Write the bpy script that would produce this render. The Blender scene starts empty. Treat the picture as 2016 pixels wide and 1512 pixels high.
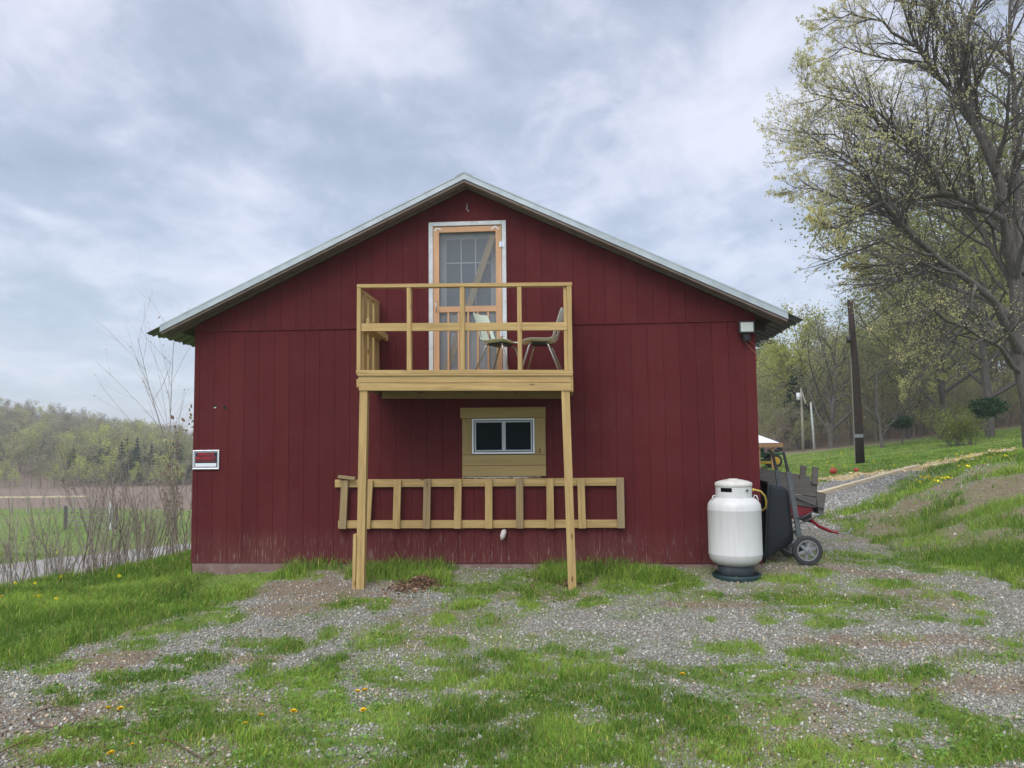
import bpy, bmesh, math, random
import numpy as np
from mathutils import Vector, Matrix
random.seed(7); RNG = np.random.default_rng(11)
S = bpy.context.scene
col = S.collection
# ------------------------------------------------------------------ camera
F = 1509.1; CAM = np.array([1.2553, -9.8267, 1.5657]); YAW, PITCH, ROLL = -.0698, .0722, -.0103
fv = np.array([math.sin(YAW)*math.cos(PITCH), math.cos(YAW)*math.cos(PITCH), math.sin(PITCH)])
rv = np.array([math.cos(YAW), -math.sin(YAW), 0.]); uv_ = np.cross(rv, fv)
_c, _s = math.cos(ROLL), math.sin(ROLL)
rv, uv_ = rv*_c + uv_*_s, -rv*_s + uv_*_c
cd = bpy.data.cameras.new('camera'); cam = bpy.data.objects.new('camera', cd); col.objects.link(cam)
cd.sensor_width = 36; cd.lens = F/2016*36; cd.clip_start = .1; cd.clip_end = 3000
cam.matrix_world = Matrix(((rv[0], uv_[0], -fv[0], CAM[0]), (rv[1], uv_[1], -fv[1], CAM[1]), (rv[2], uv_[2], -fv[2], CAM[2]), (0, 0, 0, 1)))
S.camera = cam
# ------------------------------------------------------------------ world: overcast sky
SUN_EL, SUN_AZ = math.radians(52), math.radians(200)
w = bpy.data.worlds.new('World'); S.world = w; w.use_nodes = True
nt = w.node_tree; nt.nodes.clear()
def N(t, **k):
    n = nt.nodes.new(t)
    for a, b in k.items():
        if a.startswith('i_'): n.inputs[int(a[2:])].default_value = b
        else: setattr(n, a, b)
    return n
L = lambda a, b: nt.links.new(a, b)
def ramp(els):
    n = nt.nodes.new('ShaderNodeValToRGB'); r = n.color_ramp
    while len(r.elements) < len(els): r.elements.new(.5)
    for e, (p, c) in zip(r.elements, els): e.position = p; e.color = (*c, 1) if len(c) == 3 else c
    return n
def math_(op, a=None, b=None, clamp=False):
    n = nt.nodes.new('ShaderNodeMath'); n.operation = op; n.use_clamp = clamp
    for i, v in enumerate((a, b)):
        if v is None: continue
        if isinstance(v, (int, float)): n.inputs[i].default_value = v
        else: nt.links.new(v, n.inputs[i])
    return n.outputs[0]
sky = N('ShaderNodeTexSky', sky_type='NISHITA', sun_disc=False, sun_elevation=SUN_EL, sun_rotation=SUN_AZ)
tc = N('ShaderNodeTexCoord'); sep = N('ShaderNodeSeparateXYZ'); L(tc.outputs['Generated'], sep.inputs[0])
zz = math_('MAXIMUM', sep.outputs[2], 0.0); zd = math_('ADD', zz, .22)
cx_ = math_('DIVIDE', sep.outputs[0], zd); cy_ = math_('DIVIDE', sep.outputs[1], zd)
cmb = N('ShaderNodeCombineXYZ'); L(cx_, cmb.inputs[0]); L(cy_, cmb.inputs[1])
mp = N('ShaderNodeMapping'); mp.inputs['Rotation'].default_value = (0, 0, .55); mp.inputs['Scale'].default_value = (1.0, .8, 1); mp.inputs['Location'].default_value = (3.1, 7.4, 0)
L(cmb.outputs[0], mp.inputs[0])
n1 = N('ShaderNodeTexNoise', i_2=1.7, i_3=8.0, i_4=.56); n1.inputs['Distortion'].default_value = .35; L(mp.outputs[0], n1.inputs[0])
n2 = N('ShaderNodeTexNoise', i_2=5.0, i_3=8.0, i_4=.6); n2.inputs['Distortion'].default_value = .45; L(mp.outputs[0], n2.inputs[0])
mixn = math_('ADD', math_('MULTIPLY', n1.outputs[0], .60), math_('MULTIPLY', n2.outputs[0], .40))
cr = ramp([(.36, (.28, .33, .41)), (.45, (.365, .41, .50)), (.495, (.44, .475, .575)), (.55, (.56, .575, .665)), (.63, (.67, .675, .745))]); L(mixn, cr.inputs[0])
hz = ramp([(0.0, (1, 1, 1)), (.16, (.45, .45, .45)), (.36, (0, 0, 0))]); L(zz, hz.inputs[0])
hm = N('ShaderNodeMix', data_type='RGBA'); hm.inputs[7].default_value = (.42, .49, .60, 1)
L(math_('MULTIPLY', hz.outputs[0], .62), hm.inputs[0]); L(cr.outputs[0], hm.inputs[6])
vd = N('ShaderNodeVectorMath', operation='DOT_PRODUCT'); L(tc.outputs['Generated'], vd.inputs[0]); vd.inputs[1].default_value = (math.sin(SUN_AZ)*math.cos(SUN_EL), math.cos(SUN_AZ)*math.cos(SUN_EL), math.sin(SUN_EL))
glow = math_('ADD', math_('MULTIPLY', math_('POWER', math_('MAXIMUM', vd.outputs['Value'], 0.), 2.0), 1.0), .80)   # cloud brightness added round the hidden sun, unseen behind the camera, for light
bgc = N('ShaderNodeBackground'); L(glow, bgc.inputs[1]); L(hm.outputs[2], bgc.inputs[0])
bgs = N('ShaderNodeBackground'); bgs.inputs[1].default_value = .03; L(sky.outputs[0], bgs.inputs[0])
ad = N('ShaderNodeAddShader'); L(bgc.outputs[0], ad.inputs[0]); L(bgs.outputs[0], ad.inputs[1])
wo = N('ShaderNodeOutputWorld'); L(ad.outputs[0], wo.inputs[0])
# ------------------------------------------------------------------ sun
sl = bpy.data.lights.new('sun', 'SUN'); sl.energy = 1.5; sl.angle = math.radians(40); sl.color = (1, .96, .9)
so = bpy.data.objects.new('sun', sl); col.objects.link(so)
sd = Vector((math.sin(SUN_AZ)*math.cos(SUN_EL), math.cos(SUN_AZ)*math.cos(SUN_EL), math.sin(SUN_EL)))
so.rotation_euler = sd.to_track_quat('Z', 'Y').to_euler()
S.view_settings.view_transform = 'Standard'; S.view_settings.look = 'None'; S.view_settings.exposure = .54; S.view_settings.gamma = 1
# ------------------------------------------------------------------ pixel -> place helpers (authoring)
rh = np.array([math.cos(YAW), -math.sin(YAW)]); fh = np.array([math.sin(YAW), math.cos(YAW)])
def PY(px, py, Y):
    d = fv + rv*(px-1008)/F - uv_*(py-756)/F
    return CAM + d*(Y-CAM[1])/d[1]
def PD(px, py, dep): return CAM + (fv + rv*(px-1008)/F - uv_*(py-756)/F)*dep
def ss(x): x = np.clip(x, 0, 1); return x*x*(3-2*x)
def vnoise(x, y, seed=0):
    xi = np.floor(x).astype(np.int64); yi = np.floor(y).astype(np.int64); fx = x-xi; fy = y-yi
    fx = fx*fx*(3-2*fx); fy = fy*fy*(3-2*fy)
    def h(a, b):
        n = (a*374761393 + b*668265263 + seed*974711) & 0xffffffff
        n = ((n ^ (n >> 13))*1274126177) & 0xffffffff
        return ((n ^ (n >> 16)) & 0xffff)/65535.
    return (h(xi, yi)*(1-fx)+h(xi+1, yi)*fx)*(1-fy) + (h(xi, yi+1)*(1-fx)+h(xi+1, yi+1)*fx)*fy
def fbm(x, y, seed=0, o=4):
    s = 0; a = .5; t = 0
    for i in range(o): s = s+a*vnoise(x*2**i, y*2**i, seed+i*17); t += a; a *= .5
    return s/t
def AD(x, y): dx = x-CAM[0]; dy = y-CAM[1]; return dx*rh[0]+dy*rh[1], dx*fh[0]+dy*fh[1]
def XY(a, d): return CAM[0]+a*rh[0]+d*fh[0], CAM[1]+a*rh[1]+d*fh[1]
def H(x, y):
    x = np.asarray(x, float); y = np.asarray(y, float); a, d = AD(x, y); dp = np.maximum(d, .5)
    z = -.165 + .125*ss((y+1.3)/1.5)*ss((5.5-np.abs(x))/1.5) - .12*ss((-x-1.7)/1.6)*ss((y+1.6)/1.2)*ss((6-x)/1)
    z = z + .05*(fbm(x*.55, y*.55, 3)-.5) + .02*(fbm(x*2.5, y*2.5, 5)-.5)*ss((14-d)/4)
    # left: crest, fall to the road, field, hill
    t = (-6.3+(d-9.8)*.42) - a
    rise = .12+.95*np.clip((-a/dp-.40)/.27, 0, 1.2)
    left = -1.75*ss(t/5.) - .032*np.clip(d-24, 0, 100) + .105*rise*np.clip(d-122, 0, 125)
    left = left + 1.5*(fbm(x*.03, y*.03, 9)-.5)*ss((d-110)/40)
    # right: drive, lawn, bank
    lat = np.clip(a-.36*dp, -5, 26)
    right = .017*np.clip(d-11, 0, 40) + .1*lat*ss((d-12)/12) + .13*np.clip(d-58, 0, 80)
    f = 6. + np.maximum(0, d-15)*.76 + .35*(fbm(d*.6, d*.1, 21)-.5)
    bank = 1.2*ss((a-f+.2)/4.6)*(1-.8*ss((d-14)/11))*ss((d-2)/5)
    bank = bank*(1+.22*(fbm(x*.9, y*.9, 31)-.5)) + .16*(fbm(x*1.7, y*1.7, 33)-.5)*ss((a-f)/1.5)
    wgt = ss((a/dp+.33)/.5)
    return z + left*(1-wgt) + (right+bank)*wgt
def G(px, py):
    dr = fv + rv*(px-1008)/F - uv_*(py-756)/F
    ts = np.concatenate([np.arange(3, 40, .02), np.arange(40, 250, .2)])
    P = CAM[None]+dr[None]*ts[:, None]
    k = np.where(P[:, 2] < H(P[:, 0], P[:, 1]))[0]
    i = k[0] if len(k) else len(ts)-1
    p = P[i].copy(); p[2] = float(H(p[0], p[1])); return p
def dep(p): return float((np.asarray(p)-CAM)@fv)
# ------------------------------------------------------------------ tagging / building helpers
def tag(o, label=None, cat=None, group=None, kind=None):
    if label: o['label'] = label
    if cat: o['category'] = cat
    if group: o['group'] = group
    if kind: o['kind'] = kind
    return o
def thing(name, loc, label, cat, group=None):
    o = bpy.data.objects.new(name, None); o.empty_display_size = .1; col.objects.link(o); o.location = loc
    return tag(o, label, cat, group)
def copy_tree(o, parent=None):
    c = o.copy(); col.objects.link(c)
    if parent is not None: c.parent = parent
    for ch in [q for q in bpy.data.objects if q.parent == o]: copy_tree(ch, c)
    return c
class MB:
    def __init__(s): s.v = []; s.f = []; s.uv = []; s.m = []
    def quad(s, idx, uvs, mi=0): s.f.append(tuple(idx)); s.uv.extend(uvs); s.m.append(mi)
    def obox(s, c, ax, h, mi=0, taper=1.):
        """box: centre c, three unit axes ax, half sizes h"""
        c = np.array(c, float); ax = [np.array(a, float) for a in ax]; b = len(s.v); off = random.random()*20
        order = int(np.argmax(h))
        P = []
        for k in range(8):
            sg = [(1 if k >> j & 1 else -1) for j in range(3)]
            t = taper if sg[order] > 0 else 1.
            lo = [sg[j]*h[j]*(1 if j == order else t) for j in range(3)]
            P.append(lo); s.v.append(tuple(c+sum(ax[j]*lo[j] for j in range(3))))
        oth = [j for j in range(3) if j != order]
        for q in ((0, 2, 3, 1), (4, 5, 7, 6), (0, 1, 5, 4), (2, 6, 7, 3), (0, 4, 6, 2), (1, 3, 7, 5)):
            s.quad([b+i for i in q], [(P[i][order]+off, P[i][oth[0]]+P[i][oth[1]]+off*.7) for i in q], mi)
        return s
    def box(s, x0, x1, y0, y1, z0, z1, mi=0):
        return s.obox(((x0+x1)/2, (y0+y1)/2, (z0+z1)/2), ((1, 0, 0), (0, 1, 0), (0, 0, 1)), (abs(x1-x0)/2, abs(y1-y0)/2, abs(z1-z0)/2), mi)
    def beam(s, p, q, w, h, up=(0, 0, 1), mi=0, taper=1.):
        """bar from p to q, w wide (side), h along up"""
        p = np.array(p, float); q = np.array(q, float); d = q-p; Ln = np.linalg.norm(d); d /= Ln
        up = np.array(up, float); up = up-d*(up@d); up /= np.linalg.norm(up); sd_ = np.cross(d, up)
        return s.obox((p+q)/2, (d, sd_, up), (Ln/2, w/2, h/2), mi, taper)
    def tube(s, pts, rad, n=8, cap=True, mi=0):
        pts = [np.array(p, float) for p in pts]
        if isinstance(rad, (int, float)): rad = [rad]*len(pts)
        rings = []; a = None; L_ = random.random()*10
        for i, p in enumerate(pts):
            t = pts[min(i+1, len(pts)-1)]-pts[max(i-1, 0)]; t = t/(np.linalg.norm(t)+1e-9)
            if a is None:
                a = np.cross(t, (0, 0, 1.)) if abs(t[2]) < .9 else np.cross(t, (1., 0, 0))
            a = a-t*(a@t); a /= np.linalg.norm(a)+1e-9; b = np.cross(t, a)
            if i: L_ += float(np.linalg.norm(p-pts[i-1]))
            base = len(s.v); rings.append((base, L_))
            for k in range(n):
                an = 2*math.pi*k/n; s.v.append(tuple(p+(a*math.cos(an)+b*math.sin(an))*rad[i]))
        for (b0, l0), (b1, l1) in zip(rings, rings[1:]):
            for k in range(n):
                k2 = (k+1) % n
                s.quad((b0+k, b0+k2, b1+k2, b1+k), [(l0, k*.05), (l0, k*.05+.05), (l1, k*.05+.05), (l1, k*.05)], mi)
        if cap and n > 2:
            s.quad([rings[0][0]+k for k in range(n)][::-1], [(0, 0)]*n, mi); s.quad([rings[-1][0]+k for k in range(n)], [(0, 0)]*n, mi)
        return s
    def lathe(s, prof, c, n=48, mi=0, skip=None):
        """prof: list of (r, z); revolve about vertical at c"""
        b = len(s.v)
        for r_, z_ in prof:
            for k in range(n):
                an = 2*math.pi*k/n; s.v.append((c[0]+r_*math.cos(an), c[1]+r_*math.sin(an), c[2]+z_))
        for i in range(len(prof)-1):
            for k in range(n):
                if skip and skip(i, k): continue
                k2 = (k+1) % n
                s.quad((b+i*n+k, b+i*n+k2, b+(i+1)*n+k2, b+(i+1)*n+k), [(k/n, i), ((k+1)/n, i), ((k+1)/n, i+1), (k/n, i+1)], mi)
        return s
    def poly(s, pts, mi=0):
        b = len(s.v); s.v.extend(tuple(map(float, p)) for p in pts); s.quad(range(b, b+len(pts)), [(p[0], p[2]) for p in pts], mi); return s
    def prism(s, pts, vec, mi=0):
        """closed polygon pts extruded by vec"""
        n = len(pts); b = len(s.v); P = [np.array(p, float) for p in pts]; vec = np.array(vec, float)
        s.v.extend(tuple(p) for p in P); s.v.extend(tuple(p+vec) for p in P); o = random.random()*9
        s.quad(list(range(b, b+n))[::-1], [(p[0]+o, p[2]) for p in P][::-1], mi); s.quad(range(b+n, b+2*n), [(p[0]+o, p[2]) for p in P], mi)
        for k in range(n):
            j = (k+1) % n; s.quad((b+k, b+j, b+n+j, b+n+k), [(P[k][0]+o, P[k][2]), (P[j][0]+o, P[j][2]), (P[j][0]+o, P[j][2]+.05), (P[k][0]+o, P[k][2]+.05)], mi)
        return s
    def build(s, name, mats, parent=None, bevel=0, smooth=False, tf=None, sub=0):
        me = bpy.data.meshes.new(name)
        org = np.array(parent_loc(parent)) if parent is not None else np.zeros(3)
        V = np.array(s.v, float)
        if tf: V = np.array([tf(p) for p in V])
        me.from_pydata((V-org).tolist(), [], s.f)
        ul = me.uv_layers.new(name='UVMap'); ul.data.foreach_set('uv', np.array(s.uv, 'f').ravel())
        if not isinstance(mats, (list, tuple)): mats = [mats]
        for m in mats: me.materials.append(m)
        me.polygons.foreach_set('material_index', s.m)
        if smooth: me.polygons.foreach_set('use_smooth', [True]*len(s.f))
        bm = bmesh.new(); bm.from_mesh(me); bmesh.ops.recalc_face_normals(bm, faces=bm.faces); bm.to_mesh(me); bm.free()
        me.update(); o = bpy.data.objects.new(name, me); col.objects.link(o)
        if parent is not None: o.parent = parent
        if bevel:
            b = o.modifiers.new('bevel', 'BEVEL'); b.width = bevel; b.segments = 2; b.limit_method = 'ANGLE'; b.angle_limit = math.radians(40)
        if sub:
            m = o.modifiers.new('sub', 'SUBSURF'); m.levels = sub; m.render_levels = sub
        return o
def parent_loc(p):
    l = Vector((0, 0, 0))
    while p is not None: l += p.location; p = p.parent
    return l
def from_arrays(name, V, Fc, mats, k, mat_idx=None, colors=None, parent=None, org=None, smooth=False):
    """V (n,3), Fc (m,k) constant-size faces"""
    me = bpy.data.meshes.new(name); V = np.asarray(V, np.float32)
    if org is not None: V = V-np.array(org, np.float32)
    me.vertices.add(len(V)); me.vertices.foreach_set('co', V.ravel())
    m = len(Fc); me.loops.add(m*k); me.loops.foreach_set('vertex_index', np.asarray(Fc, np.int32).ravel())
    me.polygons.add(m); me.polygons.foreach_set('loop_start', np.arange(0, m*k, k, dtype=np.int32)); me.polygons.foreach_set('loop_total', np.full(m, k, np.int32))
    if not isinstance(mats, (list, tuple)): mats = [mats]
    for q in mats: me.materials.append(q)
    if mat_idx is not None: me.polygons.foreach_set('material_index', np.asarray(mat_idx, np.int32))
    if colors is not None:
        for nm, arr in colors.items():
            at = me.color_attributes.new(nm, 'FLOAT_COLOR', 'POINT'); c4 = np.ones((len(V), 4), np.float32); c4[:, :3] = arr; at.data.foreach_set('color', c4.ravel())
    if smooth: me.polygons.foreach_set('use_smooth', np.ones(m, bool))
    me.update(calc_edges=True)
    o = bpy.data.objects.new(name, me); col.objects.link(o)
    if parent is not None: o.parent = parent
    return o
# ------------------------------------------------------------------ materials
def newmat(name):
    global nt
    m = bpy.data.materials.new(name); m.use_nodes = True; nt = m.node_tree
    b = nt.nodes['Principled BSDF']; return m, b
def mixc(fac, a, b, mode='MIX'):
    n = nt.nodes.new('ShaderNodeMix'); n.data_type = 'RGBA'; n.blend_type = mode
    for i, v in ((0, fac), (6, a), (7, b)):
        if hasattr(v, 'is_linked'): L(v, n.inputs[i])
        else: n.inputs[i].default_value = v if i == 0 else ((*v, 1) if len(v) == 3 else v)
    return n.outputs[2]
def coords(scale=(1, 1, 1), kind='Object', loc=(0, 0, 0)):
    t = N('ShaderNodeTexCoord'); m = N('ShaderNodeMapping'); m.inputs['Scale'].default_value = scale; m.inputs['Location'].default_value = loc
    L(t.outputs[kind], m.inputs[0]); return m.outputs[0]
def noise(vec, scale=5., detail=4., rough=.5, dist=0.):
    n = N('ShaderNodeTexNoise', i_2=scale, i_3=detail, i_4=rough); n.inputs['Distortion'].default_value = dist; L(vec, n.inputs[0]); return n.outputs[0]
def bump(h, b, strength=.3, dist=.01):
    n = N('ShaderNodeBump'); n.inputs['Strength'].default_value = strength; n.inputs['Distance'].default_value = dist; L(h, n.inputs['Height']); L(n.outputs[0], b.inputs['Normal'])
def cramp(f, els):
    r = ramp(els); L(f, r.inputs[0]); return r.outputs[0]
def simple(name, c, rough=.6, var=.15, scale=8., metal=0., bs=.1, kind='Object', c2=None, dirt=None):
    m, b = newmat(name); v = coords(kind=kind)
    nz = noise(v, scale, 5, .6)
    base = mixc(cramp(nz, [(.3, (0, 0, 0)), (.7, (1, 1, 1))]), tuple(x*(1-var) for x in c), c2 or tuple(min(1, x*(1+var)) for x in c))
    if dirt is not None:
        dn = noise(v, scale*.6, 8, .7); base = mixc(cramp(dn, [(.52, (0, 0, 0)), (.68, (.8, .8, .8))]), base, dirt)
    L(base, b.inputs['Base Color']); b.inputs['Roughness'].default_value = rough; b.inputs['Metallic'].default_value = metal
    if bs: bump(noise(v, scale*6, 4, .6), b, bs, .004)
    return m
def wood(name, light, dark, knot=(.12, .06, .025), rough=.75, knots=True, weather=None, gs=1.):
    m, b = newmat(name)
    v = coords((1.3*gs, 22*gs, 1), 'UV'); g = noise(v, 1.0, 5, .6, .6)
    v2 = coords((5., 130, 1), 'UV'); g2 = noise(v2, 1., 3, .5)
    gr = math_('ADD', math_('MULTIPLY', g, .7), math_('MULTIPLY', g2, .3))
    base = cramp(gr, [(.36, dark), (.5, tuple((x+y)/2 for x, y in zip(light, dark))), (.62, light)])
    wv = noise(coords((.8, 1.5, 1), 'UV', (5, 3, 0)), 1.2, 3); base = mixc(cramp(wv, [(.35, (0, 0, 0)), (.7, (.55, .55, .55))]), base, weather or tuple(x*.72 for x in light))
    if knots:
        vo = N('ShaderNodeTexVoronoi', i_2=1.); L(coords((2.6, 9., 1), 'UV'), vo.inputs[0])
        kk = cramp(vo.outputs['Distance'], [(.05, (1, 1, 1)), (.13, (0, 0, 0))]); base = mixc(kk, base, knot)
    L(base, b.inputs['Base Color']); b.inputs['Roughness'].default_value = rough
    b.inputs['Specular IOR Level'].default_value = .25
    bump(gr, b, .25, .003); return m
M = {}
M['pine'] = wood('treated_pine', (.57, .40, .17), (.33, .215, .085))
M['pine_old'] = wood('aged_pine', (.37, .265, .13), (.24, .165, .075), weather=(.25, .21, .14))
M['pine_trim'] = wood('window_board', (.38, .28, .12), (.28, .20, .08))
M['peach'] = wood('fir_door_wood', (.62, .38, .22), (.50, .28, .15))
M['brown_board'] = wood('rake_wood', (.25, .20, .175), (.16, .125, .11))
M['dark_wood'] = wood('old_deck_wood', (.10, .075, .06), (.06, .045, .035))
M['grey_wood'] = wood('weathered_grey_wood', (.17, .155, .14), (.10, .09, .08))
M['beam_wood'] = wood('pale_timber', (.74, .64, .46), (.58, .45, .28))
M['shed_wood'] = wood('shed_wood', (.34, .20, .11), (.23, .13, .07))
M['pole_wood'] = wood('pole_wood', (.055, .036, .028), (.028, .020, .017), knots=False)
M['pole_grey'] = wood('pole_grey', (.42, .38, .32), (.28, .25, .2), knots=False)
def siding():
    m, b = newmat('red_siding'); v = coords()
    gi = N('ShaderNodeNewGeometry'); base = mixc(noise(coords((1.2, 1.2, .35)), 1.5, 4), (.084, .0125, .0135), (.114, .0200, .0205))
    base = mixc(1., base, cramp(gi.outputs['Random Per Island'], [(0, (.90, .90, .90)), (1, (1.07, 1.07, 1.07))]), 'MULTIPLY')
    base = mixc(cramp(noise(coords((.7, 1, .9)), 1.6, 7, .7), [(.45, (0, 0, 0)), (.75, (.5, .5, .5))]), base, (.125, .032, .034))
    st = noise(coords((60, 10, 2.2)), 1., 5, .65); base = mixc(cramp(st, [(.35, (0, 0, 0)), (.75, (.35, .35, .35))]), base, (.055, .008, .010))
    sx = N('ShaderNodeSeparateXYZ'); L(v, sx.inputs[0])
    z = sx.outputs[2]
    # faded, chipped and splashed paint low down
    low = cramp(math_('ADD', z, math_('MULTIPLY', noise(coords((14, 1, .8)), 1., 4, .7), .5)), [(.24, (1, 1, 1)), (.72, (0, 0, 0))])
    low2 = cramp(math_('ADD', z, math_('MULTIPLY', noise(coords((1.1, 1, 1)), 1., 3, .7), .9)), [(.5, (1, 1, 1)), (1., (0, 0, 0))])
    chip = cramp(noise(coords((45, 10, 5.)), 1., 6, .7), [(.55, (0, 0, 0)), (.66, (1, 1, 1))])
    lowx = cramp(noise(coords((.9, 1, .2)), 1., 5, .7), [(.38, (.12, .12, .12)), (.62, (1, 1, 1))]); low = math_('MULTIPLY', low, lowx)
    f1 = math_('MULTIPLY', chip, math_('ADD', math_('MULTIPLY', low, .62), math_('MULTIPLY', low2, .2)))
    base = mixc(math_('MULTIPLY', low, .28), base, (.24, .13, .11))
    base = mixc(f1, base, (.36, .30, .26))
    # sparse scratches all over
    sc = cramp(noise(coords((70, 5, 9.)), 1., 4, .6), [(.715, (0, 0, 0)), (.75, (1, 1, 1))])
    reg = cramp(noise(coords((1.1, 1, 1.1)), 1.3, 3), [(.5, (0, 0, 0)), (.7, (1, 1, 1))])
    base = mixc(math_('MULTIPLY', math_('MULTIPLY', sc, reg), .55), base, (.33, .24, .25))
    dust = cramp(noise(coords((9, 3, 5.)), 1., 7, .75), [(.56, (0, 0, 0)), (.8, (.22, .22, .22))])
    base = mixc(dust, base, (.2, .12, .12))
    L(base, b.inputs['Base Color']); b.inputs['Roughness'].default_value = .75; b.inputs['Specular IOR Level'].default_value = .12
    bump(math_('ADD', noise(coords((90, 20, 3.)), 1., 4, .6), math_('MULTIPLY', noise(coords((8, 8, 8)), 1., 3), .5)), b, .35, .004); return m
M['siding'] = siding()
M['skirt'] = simple('faded_skirt', (.20, .125, .105), .85, .25, 4., dirt=(.33, .29, .25))
M['groove'] = simple('groove_shadow_board', (.045, .008, .009), .9)
def galv():
    m, b = newmat('galvanised_steel'); nz = noise(coords((3, 3, 3)), 2., 5, .6)
    L(cramp(nz, [(.3, (.33, .37, .375)), (.7, (.45, .49, .495))]), b.inputs['Base Color']); b.inputs['Metallic'].default_value = .35; b.inputs['Roughness'].default_value = .42
    bump(noise(coords((.5, .5, .5)), 4., 2), b, .15, .02); return m
M['galv'] = galv()
M['roof_under'] = simple('roof_sheet', (.20, .23, .23), .45, .2, 3., metal=.5)
M['white_trim'] = simple('weathered_white_paint', (.56, .58, .58), .6, .12, 9., dirt=(.36, .36, .34))
M['vinyl'] = simple('white_vinyl', (.72, .74, .75), .35, .04, 3., bs=0)
M['door_grey'] = simple('inner_door_paint', (.42, .45, .47), .5, .06, 3., bs=0)
def glass(name, c, rough=.06, sp=.12):
    m, b = newmat(name); L(mixc(noise(coords(), 2.5, 4), c, tuple(x*1.7 for x in c)), b.inputs['Base Color']); b.inputs['Roughness'].default_value = rough
    b.inputs['Specular IOR Level'].default_value = sp; bump(noise(coords(), 1.2, 2), b, .05, .02); return m
M['pane'] = glass('dark_glass', (.004, .008, .010), .12, .03); M['pane_door'] = glass('door_glass', (.045, .06, .075), .15, .3)
def screenm():
    m, b = newmat('insect_screen'); b.inputs['Base Color'].default_value = (.30, .32, .34, 1); b.inputs['Roughness'].default_value = .8
    tr = N('ShaderNodeBsdfTransparent'); mx = N('ShaderNodeMixShader'); mx.inputs[0].default_value = .22
    L(tr.outputs[0], mx.inputs[1]); L(b.outputs[0], mx.inputs[2]); L(mx.outputs[0], nt.nodes['Material Output'].inputs[0]); return m
M['screen'] = screenm()
M['silver'] = simple('bright_metal', (.62, .63, .63), .3, .1, 20., metal=.9, bs=0)
M['chair_green'] = simple('pale_green_plastic', (.68, .78, .63), .45, .06, 5., bs=.03)
M['chair_beige'] = simple('pale_grey_plastic', (.70, .72, .64), .45, .06, 5., bs=.03)
M['chrome'] = simple('dull_chrome', (.42, .40, .37), .3, .15, 15., metal=.85, bs=0)
M['black'] = simple('black_plastic', (.018, .018, .02), .5, .2, 10.)
M['rubber'] = simple('tyre_rubber', (.032, .033, .035), .8, .3, 20.)
M['tub'] = simple('dark_poly_tub', (.009, .012, .016), .45, .25, 4., bs=.05)
M['bar_grey'] = simple('grey_bar', (.085, .095, .10), .5, .2, 12.)
M['rim_grey'] = simple('grey_wheel_rim', (.21, .22, .225), .5, .15, 12.)
M['red_metal'] = simple('red_wagon_paint', (.20, .012, .018), .4, .25, 10.)
def tankm():
    m, b = newmat('tank_white_paint'); v = coords()
    base = mixc(noise(v, 2., 4), (.58, .58, .555), (.66, .66, .645))
    st = noise(coords((16, 16, 1.1)), 1., 6, .7); base = mixc(cramp(st, [(.46, (0, 0, 0)), (.76, (.55, .55, .55))]), base, (.46, .445, .40))
    sx = N('ShaderNodeSeparateXYZ'); L(v, sx.inputs[0])
    top = cramp(math_('ADD', sx.outputs[2], math_('MULTIPLY', noise(v, 9., 6, .7), .12)), [(.0, (0, 0, 0)), (.5, (0, 0, 0))])
    sp = cramp(noise(v, 70., 3, .6), [(.66, (0, 0, 0)), (.72, (.5, .5, .5))]); base = mixc(sp, base, (.42, .38, .33))
    L(base, b.inputs['Base Color']); b.inputs['Roughness'].default_value = .42; bump(noise(v, 5., 3), b, .06, .01); return m
M['tank'] = tankm()
M['tank_cap'] = simple('dirty_cap', (.60, .59, .53), .55, .12, 6., dirt=(.36, .33, .24))
M['pad'] = simple('green_plastic_pad', (.010, .035, .035), .5, .2, 10.)
M['dark_ring'] = simple('shaded_foot_ring', (.05, .06, .07), .6, .3, 10.)  # shade on the foot ring under the tank is put into this colour
M['hose'] = simple('yellow_hose', (.50, .36, .06), .4, .15, 10., bs=0)
M['orange_wire'] = simple('orange_wire', (.35, .10, .05), .5, .1, 10., bs=0)
M['lens'] = simple('lamp_lens', (.50, .53, .48), .25, .08, 20., bs=0)
M['sign_black'] = simple('sign_black', (.012, .012, .016), .4, .1, 5., bs=0); M['sign_red'] = simple('sign_red', (.50, .008, .02), .5, .05, 5., bs=0)
M['sign_white'] = simple('sign_white', (.72, .74, .78), .4, .04, 5., bs=0); M['sign_alu'] = simple('sign_frame_metal', (.75, .76, .8), .25, .06, 10., metal=.6, bs=0)
M['foam'] = simple('pale_foam', (.55, .50, .46), .9, .2, 30., bs=.4)
M['hole'] = simple('hole_dark', (.006, .005, .006), .9, .1, 5., bs=0)
M['rust'] = simple('rusty_wire', (.13, .075, .055), .85, .4, 30.)
M['yellow'] = simple('dandelion_yellow', (.80, .55, .01), .7, .2, 60., bs=0); M['stem_green'] = simple('stem_green', (.10, .18, .04), .7, .2, 20., bs=0)
M['stone'] = simple('pale_stone', (.46, .41, .33), .9, .25, 14., bs=.4)
M['ball'] = simple('red_rubber_ball', (.42, .05, .03), .5, .2, 8., bs=0)
M['mow_green'] = simple('mower_green', (.012, .10, .035), .35, .15, 8., bs=0); M['mow_yellow'] = simple('mower_yellow', (.68, .42, .015), .4, .1, 8., bs=0)
M['white_roof'] = simple('white_roof_sheet', (.78, .80, .84), .4, .04, 3., bs=0)
M['wire'] = simple('cable_black', (.03, .03, .03), .6, .1, 3., bs=0)
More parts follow.
